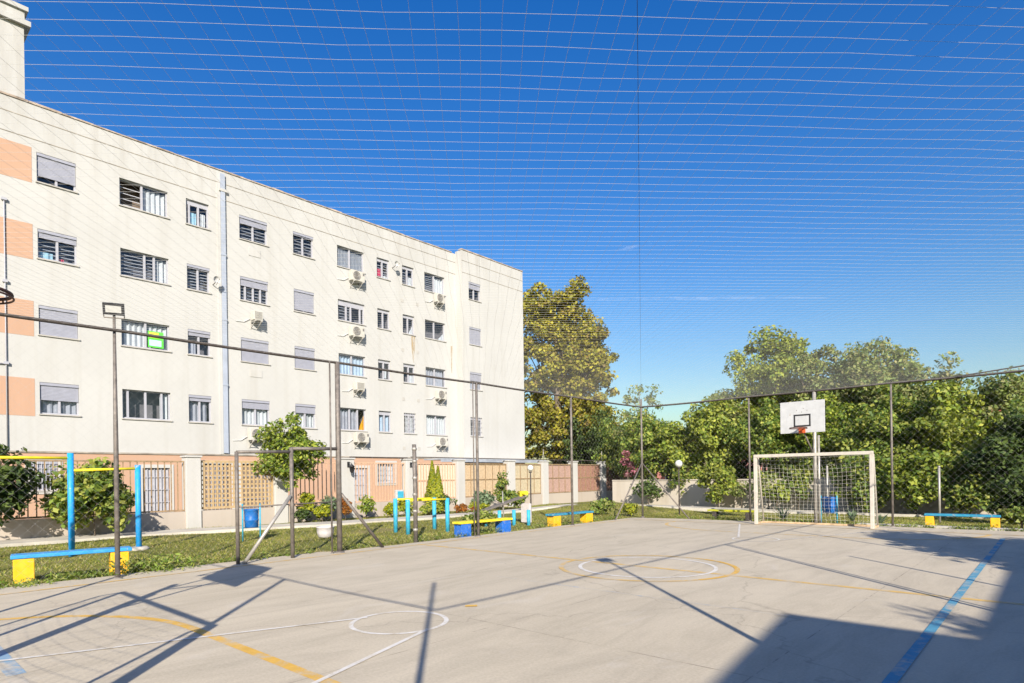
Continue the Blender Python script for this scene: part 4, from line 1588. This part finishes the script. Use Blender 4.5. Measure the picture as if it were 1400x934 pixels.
def crown_points(cen, rads, nc, per, cr, lobes=5, fill=0.5, zmin=None):
    cen, rads = np.array(cen), np.array(rads)
    d = unit(RNG.normal(size=(nc, 3)))
    rr = RNG.uniform(0, 1, nc) ** fill
    ld = unit(RNG.normal(size=(lobes, 3)))
    amp = RNG.uniform(-0.25, 0.30, lobes)
    env = 1.0 + (np.maximum(d @ ld.T, 0) ** 3 * amp).sum(1)
    cc = cen + d * rads * (rr * env)[:, None]
    if zmin is not None:
        cc[:, 2] = np.maximum(cc[:, 2], zmin + RNG.uniform(0, 0.3, nc))
    crs = cr * RNG.uniform(0.55, 1.25, nc)
    idx = np.repeat(np.arange(nc), per)
    o = unit(RNG.normal(size=(nc * per, 3))) * (RNG.uniform(0, 1, nc * per) ** 0.45)[:, None]
    o[:, 2] *= 0.75
    pts = cc[idx] + o * crs[idx][:, None]
    nrm = unit(o * 0.7 + np.array([0, 0, 0.45]) + RNG.normal(size=o.shape) * 0.55)
    return cc, pts, nrm


def plant(name, label, cat, x, y, h, r, z0, mat, nc, per, cr, ls, group=None, fill=0.5, stems=5, trunk_r=0.08, lean=0.0, z=0.0, aspect=0.62, ry=None):
    lo = (x, y, z)
    t = thing(name, label, cat, lo, group)
    cen = (lean, 0, (h + z0) / 2)
    rads = (r, ry or r, (h - z0) / 2)
    cc, pts, nrm = crown_points(cen, np.array(rads) - cr * 0.5, nc, per, cr, fill=fill, zmin=0.05)
    pts[:, 2] = np.maximum(pts[:, 2], 0.02)
    np_mesh("crown" if cat == "tree" else "foliage", leaf_quads(pts, nrm, ls, aspect), 4, M[mat], t)
    m = MB()
    topz = z0 + (h - z0) * 0.45
    mid = (lean * 0.5 + random.uniform(-.1, .1) * r * .3, random.uniform(-.1, .1) * r * .3, topz * 0.6)
    m.tube([(0, 0, -0.1), mid, (lean * 0.8, 0, topz)], [trunk_r, trunk_r * 0.8, trunk_r * 0.5], 8)
    for k in RNG.choice(nc, min(stems, nc), replace=False):
        c = cc[k]
        f = random.uniform(0.35, 0.95)
        s0 = (mid[0] + (lean * 0.8 - mid[0]) * f, mid[1] * (1 - f), mid[2] + (topz - mid[2]) * f)
        md = ((s0[0] + c[0]) / 2, (s0[1] + c[1]) / 2, (s0[2] + c[2]) / 2 + 0.08 * h * 0.3)
        m.tube([s0, md, tuple(c)], [trunk_r * 0.45, trunk_r * 0.28, trunk_r * 0.1], 5)
    m.build("trunk" if cat == "tree" else "stem", M['bark'], t)
    return t


# big plane tree beyond the block: several overlapping crowns on one trunk
def big_tree():
    x, y = -29.2, 37.6
    t = thing("plane_tree", "tall plane tree in yellow autumn leaf at the far end of the block", "tree", (x, y, 0))
    allp = []
    m = MB()
    m.tube([(0, 0, -0.2), (0.2, 0.1, 4), (0.3, 0, 8), (0.1, 0.2, 12.5)], [0.45, 0.36, 0.26, 0.12], 10)
    for lat, cz, r, rz, nc in ((-0.9, 13.4, 2.1, 3.2, 56), (1.5, 14.0, 1.25, 2.5, 34), (2.9, 12.0, 1.5, 1.8, 34), (1.2, 10.4, 2.3, 2.2, 50), (-1.3, 9.4, 3.0, 3.2, 64),
                               (2.1, 8.3, 2.0, 1.9, 46), (3.3, 10.2, 1.3, 1.3, 22), (2.5, 6.0, 2.1, 1.8, 44), (0.0, 5.4, 2.8, 2.5, 56), (-2.6, 6.2, 2.5, 3.0, 44)):
        cx, cy = lat * 0.744, lat * 0.668
        cc, p, n_ = crown_points((cx, cy, cz), (r, r * 1.2, rz), nc, 150, 0.70, fill=0.45)
        allp.append(leaf_quads(p, n_, 0.23, 0.8))
        m.tube([(0.2, 0.1, min(cz - 1.5, 8)), (cx * 0.5, cy * 0.5, cz - 0.8), (cx, cy, cz + 0.4)], [0.16, 0.11, 0.04], 6)
        for k in range(0, nc, 5):
            m.tube([(cx * 0.7, cy * 0.7, cz - 0.5), tuple(cc[k])], [0.06, 0.015], 5)
    np_mesh("crown", np.concatenate(allp), 4, M['leaf_autumn'], t)
    m.build("trunk", M['bark'], t)


big_tree()

HG = "trees in the hedge behind the court"
# x, y, height, radius, crown bottom, material, clumps, leaves, clump radius, leaf size, label
for a in (
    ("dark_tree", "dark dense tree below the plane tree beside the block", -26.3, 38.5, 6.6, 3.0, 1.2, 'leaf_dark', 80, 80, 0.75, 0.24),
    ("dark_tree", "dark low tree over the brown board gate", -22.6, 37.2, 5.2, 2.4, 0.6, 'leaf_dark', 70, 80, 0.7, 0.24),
    ("dark_tree", "distant dark tree closing the gap beside the block's far corner", -33.5, 47.0, 7.5, 4.0, 0.5, 'leaf_dark', 80, 80, 0.9, 0.30),
    ("dark_tree", "distant mid-green tree seen low between the plane tree and the hedge", -26.0, 46.0, 6.5, 3.6, 0.5, 'leaf_mid', 80, 80, 0.9, 0.30),
    ("hedge_tree", "mid-green tree behind the far end of the fence pillars", -20.3, 33.5, 5.4, 2.2, 0.8, 'leaf_mid', 60, 80, 0.6, 0.22),
    ("hedge_tree", "thin open-topped tree rising behind the corner post", -17.0, 29.6, 6.7, 1.9, 2.4, 'leaf_olive', 34, 34, 0.48, 0.19),
    ("hedge_tree", "bushy green tree just right of the corner post", -15.6, 28.4, 4.9, 2.0, 0.7, 'leaf_mid', 80, 90, 0.55, 0.20),
    ("hedge_tree", "leafy green tree behind the right globe lamp", -12.7, 28.2, 5.2, 2.0, 0.8, 'leaf_yellow', 80, 90, 0.55, 0.20),
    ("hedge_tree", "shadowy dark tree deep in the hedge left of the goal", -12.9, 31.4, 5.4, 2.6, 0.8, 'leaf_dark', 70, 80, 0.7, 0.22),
    ("hedge_tree", "tallest round-headed tree above the basketball board's left", -10.5, 31.0, 9.0, 2.4, 2.0, 'leaf_yellow', 120, 95, 0.62, 0.21),
    ("hedge_tree", "full green tree behind the left goal post", -10.0, 28.3, 5.0, 1.9, 0.9, 'leaf_mid', 90, 90, 0.55, 0.20),
    ("hedge_tree", "feathery-topped tree above the basketball board", -8.2, 30.4, 7.6, 1.9, 2.0, 'leaf_olive', 80, 80, 0.52, 0.19),
    ("hedge_tree", "mid-green tree behind the basketball pole", -7.4, 28.2, 5.0, 1.8, 0.8, 'leaf_fresh', 80, 90, 0.55, 0.20),
    ("hedge_tree", "broad olive tree crowning the hedge right of the board", -5.9, 30.0, 7.4, 2.2, 1.8, 'leaf_olive', 95, 90, 0.58, 0.20),
    ("hedge_tree", "leafy green tree behind the right goal post", -5.1, 27.6, 5.0, 1.9, 0.4, 'leaf_mid', 100, 95, 0.55, 0.19),
    ("hedge_tree", "wispy pale tree above the teal bench", -3.8, 29.6, 6.3, 2.0, 1.5, 'leaf_olive', 80, 75, 0.5, 0.18),
    ("hedge_tree", "thick yellow-green tree above the pale thin post", -2.9, 27.4, 4.8, 1.8, 0.3, 'leaf_yellow', 100, 95, 0.52, 0.19),
    ("hedge_tree", "yellow-green tree filling the skyline between the board and the right post", -7.0, 31.8, 7.3, 2.0, 2.0, 'leaf_yellow', 80, 90, 0.6, 0.2),
    ("hedge_tree", "pale olive tree rounding off the skyline left of the tallest tree", -12.6, 30.4, 6.2, 1.9, 1.5, 'leaf_olive', 70, 85, 0.58, 0.2),
    ("hedge_tree", "olive tree at the hedge's right end", -1.4, 28.6, 5.6, 1.8, 1.0, 'leaf_olive', 90, 85, 0.52, 0.18),
    ("hedge_tree", "green tree at the right picture edge", -0.1, 26.0, 4.7, 1.7, 0.4, 'leaf_mid', 90, 90, 0.5, 0.18),
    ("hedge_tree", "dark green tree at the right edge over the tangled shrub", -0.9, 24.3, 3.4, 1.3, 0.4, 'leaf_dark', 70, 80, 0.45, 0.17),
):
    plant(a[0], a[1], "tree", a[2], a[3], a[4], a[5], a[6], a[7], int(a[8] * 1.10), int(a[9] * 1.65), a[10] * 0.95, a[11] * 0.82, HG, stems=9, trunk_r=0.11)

SG = "shrubs under the hedge"
for a in (
    ("shrub", "yellow-green shrub at the foot of the hedge behind the globe lamp", -11.0, 25.6, 2.3, 0.9, 0.15, 'leaf_yellow', 34, 60, 0.35, 0.17),
    ("shrub", "sparse brownish shrub against the beige wall left of the goal", -9.1, 26.2, 1.6, 1.0, 0.3, 'leaf_olive', 20, 26, 0.3, 0.15),
    ("shrub", "leafy shrub against the wall behind the goal's left half", -7.9, 26.1, 1.9, 0.8, 0.3, 'leaf_mid', 22, 40, 0.32, 0.16),
    ("shrub", "thin twiggy shrub before the beige wall right of the globe lamp", -10.2, 26.1, 1.5, 0.7, 0.35, 'leaf_olive', 16, 24, 0.28, 0.13),
    ("shrub", "leafy shrub spilling over the beige wall's left part", -13.2, 26.95, 1.9, 0.9, 0.5, 'leaf_mid', 30, 50, 0.35, 0.15),
    ("shrub", "low palm-like shrub before the wall just left of the goal", -8.5, 25.4, 1.2, 0.6, 0.25, 'leaf_yellow', 14, 26, 0.28, 0.2),
    ("shrub", "green shrub behind the blue drum by the goal", -5.4, 25.3, 2.5, 1.2, 0.1, 'leaf_mid', 50, 70, 0.4, 0.17),
    ("shrub", "glossy green shrub left of the pale thin post", -3.7, 24.9, 2.3, 1.2, 0.05, 'leaf_fresh', 55, 80, 0.4, 0.17),
    ("shrub", "dense shrub hiding the wall behind the teal bench", -2.2, 24.7, 2.2, 1.2, 0.05, 'leaf_mid', 55, 80, 0.4, 0.16),
    ("shrub", "dark tangled shrub at the right picture edge near the bench", -0.75, 22.3, 1.65, 0.8, 0.05, 'leaf_dark', 40, 80, 0.33, 0.14),
    ("shrub", "pink-flowering shrub rising over the beige wall behind the corner post", -16.35, 27.05, 3.1, 0.42, 1.2, 'leaf_pink', 16, 26, 0.2, 0.15),
    ("shrub", "dark shrub in the corner behind the fence brace", -14.6, 26.0, 1.5, 0.9, 0.1, 'leaf_dark', 20, 40, 0.35, 0.16),
    ("shrub", "loose weedy shrub right of the teal bench end", -0.75, 20.55, 0.6, 0.45, 0.02, 'weed', 26, 40, 0.18, 0.12),
):
    plant(a[0], a[1], "shrub", a[2], a[3], a[4], a[5], a[6], a[7], a[8], a[9], a[10], a[11], SG, stems=8, trunk_r=0.03)

GG = "garden plants along the fence"
plant("garden_tree", "small round fresh-green tree in front of the railings", "tree", -20.35, 10.95, 3.80, 1.20, 1.15, 'leaf_fresh', 110, 85, 0.32, 0.13, GG, stems=12, trunk_r=0.07)
for a in (
    ("shrub", "large leafy bush behind the tall blue post", -20.25, 4.95, 2.25, 1.25, 0.15, 'leaf_mid', 80, 70, 0.40, 0.16),
    ("shrub", "dark overhanging shrub at the left picture edge", -20.3, 2.75, 2.75, 1.0, 0.35, 'leaf_dark', 60, 55, 0.40, 0.16),
    ("shrub", "lime-green mounded plant under the small round tree", -19.95, 11.9, 0.62, 0.45, 0.02, 'leaf_bright', 22, 60, 0.2, 0.11),
    ("shrub", "tall lime flowering plant against the railings under the round tree", -20.55, 11.6, 1.35, 0.32, 0.1, 'leaf_bright', 20, 40, 0.2, 0.12),
    ("shrub", "grey-green bushy plant behind the lime mound", -20.4, 12.35, 0.98, 0.45, 0.1, 'leaf_greygreen', 22, 60, 0.22, 0.11),
    ("shrub", "orange-leaved plant beside the braced fence post", -19.95, 12.85, 0.88, 0.3, 0.1, 'leaf_orange', 14, 40, 0.17, 0.13),
    ("shrub", "dark purple-green plant at the round tree's foot", -20.2, 11.25, 0.5, 0.35, 0.02, 'leaf_dark', 14, 40, 0.2, 0.12),
    ("shrub", "thin upright green plant right of the braced post", -20.2, 13.95, 0.9, 0.4, 0.05, 'leaf_fresh', 14, 30, 0.22, 0.13),
    ("shrub", "small round yellow-green bush left of the brightest bush", -19.7, 14.75, 0.55, 0.36, 0.02, 'leaf_bright', 18, 55, 0.18, 0.10),
    ("shrub", "brightest lime bush left of the cyan posts", -19.85, 15.6, 0.75, 0.46, 0.02, 'leaf_bright', 26, 60, 0.2, 0.11),
    ("shrub", "small low green plant between the cyan posts", -19.5, 16.4, 0.4, 0.3, 0.02, 'leaf_yellow', 12, 50, 0.16, 0.10),
    ("shrub", "dark leafy plant at the foot of the twin cypress", -19.75, 17.5, 0.9, 0.5, 0.05, 'leaf_dark', 22, 50, 0.25, 0.14),
    ("shrub", "low orange-yellow ground plant right of the cypress", -19.0, 18.0, 0.32, 0.6, 0.0, 'leaf_orange', 18, 40, 0.16, 0.10),
    ("shrub", "low yellow ground plant below the white pillar", -18.95, 18.9, 0.34, 0.5, 0.0, 'leaf_bright', 18, 40, 0.16, 0.10),
    ("shrub", "spiky dark plant left of the tall fence post", -19.2, 19.4, 0.95, 0.5, 0.05, 'leaf_greygreen', 22, 50, 0.26, 0.16),
    ("shrub", "tall loose plant with a leafy tip before the tan screen", -19.0, 20.5, 1.75, 0.42, 0.1, 'leaf_mid', 24, 40, 0.24, 0.14),
    ("shrub", "bushy dark plant before the tan screen's right end", -18.95, 21.3, 0.95, 0.6, 0.05, 'leaf_mid', 30, 50, 0.26, 0.14),
    ("shrub", "weedy green bush behind the seat of the yellow plank bench", -12.15, 12.1, 0.62, 0.5, 0.0, 'weed', 30, 45, 0.2, 0.11),
    ("shrub", "yellowish clump of tall grass on the mound", -13.3, 19.9, 0.62, 0.4, 0.0, 'weed', 26, 40, 0.2, 0.14),
    ("shrub", "pale yellow clump just left of the corner post", -12.0, 19.9, 0.45, 0.3, 0.0, 'leaf_bright', 16, 36, 0.16, 0.12),
):
    plant(a[0], a[1], "shrub", a[2], a[3], a[4], a[5], a[6], a[7], a[8], a[9], a[10], a[11], GG, stems=7, trunk_r=0.02)


# twin cypress
def cypress(x, y, h, r, label):
    t = thing("cypress", label, "tree", (x, y, 0), "twin cypress")
    n = 3600
    z = RNG.uniform(0.02, 1, n) ** 0.9
    rr = r * np.minimum(1, (1 - z) * 1.25 + 0.04) * np.minimum(1, z * 5 + 0.55)
    a = RNG.uniform(0, 2 * np.pi, n)
    k = RNG.uniform(0.55, 1.08, n)
    p = np.stack([rr * k * np.cos(a), rr * k * np.sin(a), z * h], 1)
    nr = unit(np.stack([np.cos(a), np.sin(a), np.full(n, 0.25)], 1) + RNG.normal(size=(n, 3)) * 0.35)
    np_mesh("crown", leaf_quads(p, nr, 0.10, 0.5), 4, M['leaf_bright'], t)
    m = MB()
    m.tube([(0, 0, -0.1), (0, 0, h * 0.85)], [0.05, 0.012], 6)
    m.build("trunk", M['bark'], t)


cypress(-19.85, 17.05, 2.22, 0.36, "taller golden cone-shaped cypress of the pair before the cream screen")
cypress(-19.72, 17.26, 2.0, 0.30, "shorter golden cypress, right-hand one of the pair before the cream screen")


# agave rosettes behind the goal
def agave(x, y, h, label):
    t = thing("agave", label, "plant", (x, y, 0), "spiky plants behind the goal")
    m = MB()
    for k in range(22):
        a = random.uniform(0, 2 * math.pi)
        e = random.uniform(0.35, 1.3)
        L_ = h * random.uniform(0.8, 1.3)
        d = Vector((math.cos(a) * math.cos(e), math.sin(a) * math.cos(e), math.sin(e)))
        s = Vector((-math.sin(a), math.cos(a), 0)) * 0.03
        p0 = Vector((0, 0, 0.0))
        p1 = d * L_ * 0.55
        p2 = d * L_ - Vector((0, 0, 0.10 * L_))
        m.face([p0 - s * 0.7, p0 + s * 0.7, p1 + s, p1 - s])
        m.face([p1 - s, p1 + s, p2])
    m.build("leaves", M['leaf_greygreen'], t)


agave(-6.75, 20.8, 0.5, "grey-green spiky plant in the grass behind the goal's left half")
agave(-4.75, 20.9, 0.42, "spiky plant in the grass near the right goal post")
agave(-3.9, 20.3, 0.4, "spiky plant just right of the goal")

# trees outside the cage on the right (they cast the ragged shade)
for x, y, h, r, lab in ((7.3, 7.6, 7.0, 2.0, "tree standing right of the court beyond the block"), (11.5, 6.2, 8.5, 2.6, "taller tree beyond the block right of the court"), (5.2, 9.6, 5.9, 1.7, "lower tree close to the court's right fence")):
    plant("garden_tree", lab, "tree", x, y, h, r, 2.2, 'leaf_mid', 90, 60, 0.6, 0.26, "trees right of the court", stems=10, trunk_r=0.14)


plant("spiky_tree", "long-leaved plant in the angle of the block right of the court", "tree", 7.25, -0.1, 5.9, 0.7, 4.0, 'leaf_mid', 16, 22, 0.35, 0.55, "trees right of the court", stems=8, trunk_r=0.08, aspect=0.12)


# ------------------------------------------------------------------ grass
def on_path(x, y):
    ny = np.interp(y, [p[1] for p in near[:6]], [p[0] for p in near[:6]])
    fy = np.interp(y, [p[1] for p in far_[:6]], [p[0] for p in far_[:6]])
    left = (x > fy - 0.05) & (x < ny + 0.03) & (y < 19.6)
    nx = np.interp(x, [p[0] for p in near[5:]], [p[1] for p in near[5:]])
    fx = np.interp(x, [p[0] for p in far_[5:]], [p[1] for p in far_[5:]])
    back = (y > nx) & (y < fx) & (x > -18)
    return left | back


def grass():
    n = 330000
    k = int(n * 0.68)
    x = np.concatenate([RNG.uniform(-21.1, -11.4, k), RNG.uniform(-17, 2.5, n - k)])
    y = np.concatenate([RNG.uniform(-1.5, 27, k), RNG.uniform(19.45, 26.6, n - k)])
    dens = 0.55 + 0.28 * np.sin(x * 1.1 + 0.7 * np.sin(y * 0.8)) * np.sin(y * 0.9 + 1.3) + 0.25 * np.sin(x * 3.7 + y * 2.9) * np.sin(y * 4.1 - x)
    near_edge = (x > -11.9) | ((y > 19.4) & (y < 19.9))
    keep = (RNG.uniform(0, 1, n) < dens + near_edge * 0.4) & ~on_path(x, y)
    keep &= ~((x > -4.4) & (y > 19.74) & (y < 20.16))
    keep &= ~((x > -11.45) & (y < 19.45))
    x, y = x[keep], y[keep]
    n = len(x)
    z = -0.05 + 0.32 * np.exp(-(((x + 15.6) / 2.6) ** 2 + ((y - 23.6) / 2.4) ** 2)) + 0.025 * np.sin(x * 1.9 + 0.6) * np.sin(y * 1.35)
    h = RNG.uniform(0.015, 0.048, n) * (1 + 0.8 * (RNG.uniform(0, 1, n) > 0.95))
    a = RNG.uniform(0, 2 * np.pi, n)
    w = RNG.uniform(0.006, 0.013, n)
    ln = RNG.normal(size=(n, 2)) * 0.035
    v = np.empty((n, 3, 3))
    v[:, 0] = np.stack([x - np.cos(a) * w, y - np.sin(a) * w, z - 0.01], 1)
    v[:, 1] = np.stack([x + np.cos(a) * w, y + np.sin(a) * w, z - 0.01], 1)
    v[:, 2] = np.stack([x + ln[:, 0], y + ln[:, 1], z + h], 1)
    o = np_mesh("grass", v.reshape(-1, 3), 3, M['grass'])
    struct(o, 'stuff')


grass()


def weeds():
    spots = [(-11.75 + RNG.normal() * 0.12, RNG.uniform(0.5, 19), RNG.uniform(0.05, 0.16)) for _ in range(110)]
    spots += [(RNG.uniform(-10.5, 0.5), 19.62 + abs(RNG.normal()) * 0.1, RNG.uniform(0.05, 0.18)) for _ in range(80)]
    spots += [(-11.62 + RNG.normal() * 0.18, 3.7 + RNG.normal() * 0.3, RNG.uniform(0.12, 0.34)) for _ in range(26)]
    spots += [(-11.8 + RNG.normal() * 0.15, RNG.uniform(1.2, 3.0), RNG.uniform(0.06, 0.13)) for _ in range(40)]
    vs = []
    for x, y, h in spots:
        n = 34
        p = np.stack([x + RNG.normal(size=n) * h * 0.55, y + RNG.normal(size=n) * h * 0.55, -0.03 + RNG.uniform(0.05, 1, n) * h], 1)
        nr = unit(RNG.normal(size=(n, 3)) + np.array([0, 0, 0.8]))
        vs.append(leaf_quads(p, nr, 0.045 + h * 0.12, 0.4))
    struct(np_mesh("weeds", np.concatenate(vs), 4, M['weed']), 'stuff')


weeds()


# ------------------------------------------------------------------ contrails far above
def contrail_mat():
    m = Mat("contrail_vapour", 1.0, 0.0)
    m.base((0.9, 0.9, 0.92, 1))
    tr = m.n("ShaderNodeBsdfTransparent")
    mx = m.n("ShaderNodeMixShader")
    a = m.ramp(m.noise(0.012, 6, 0.7), [(0.36, G(0.0)), (0.70, G(0.055))])
    lw = m.n("ShaderNodeLayerWeight")
    lw.inputs[0].default_value = 0.35
    inv = m.n("ShaderNodeMath")
    inv.operation = 'SUBTRACT'
    inv.inputs[0].default_value = 1.0
    m.l(lw.outputs["Facing"], inv.inputs[1])
    mu = m.n("ShaderNodeMath")
    mu.operation = 'MULTIPLY'
    m.l(a, mu.inputs[0])
    m.l(inv.outputs[0], mu.inputs[1])
    m.l(mu.outputs[0], mx.inputs[0])
    m.l(tr.outputs[0], mx.inputs[1])
    m.l(m.b.outputs[0], mx.inputs[2])
    m.l(mx.outputs[0], m.t.nodes["Material Output"].inputs[0])
    return m.m


M['vapour'] = contrail_mat()
CONTRAILS = [((-1709, 2405, 846), (-742, 2904, 759), 9), ((-1556, 2486, 1062), (-1402, 2560, 1076), 8)]
for p, q, r in CONTRAILS:
    m = MB()
    pts = [tuple(p[k] + (q[k] - p[k]) * i / 24 + (random.uniform(-2, 2) if k == 2 else 0) for k in range(3)) for i in range(25)]
    m.tube(pts, [r * (0.25 + 0.75 * math.sin(math.pi * (0.04 + 0.92 * i / 24))) for i in range(25)], 10)
    struct(m.build("contrail", M['vapour']), 'stuff')
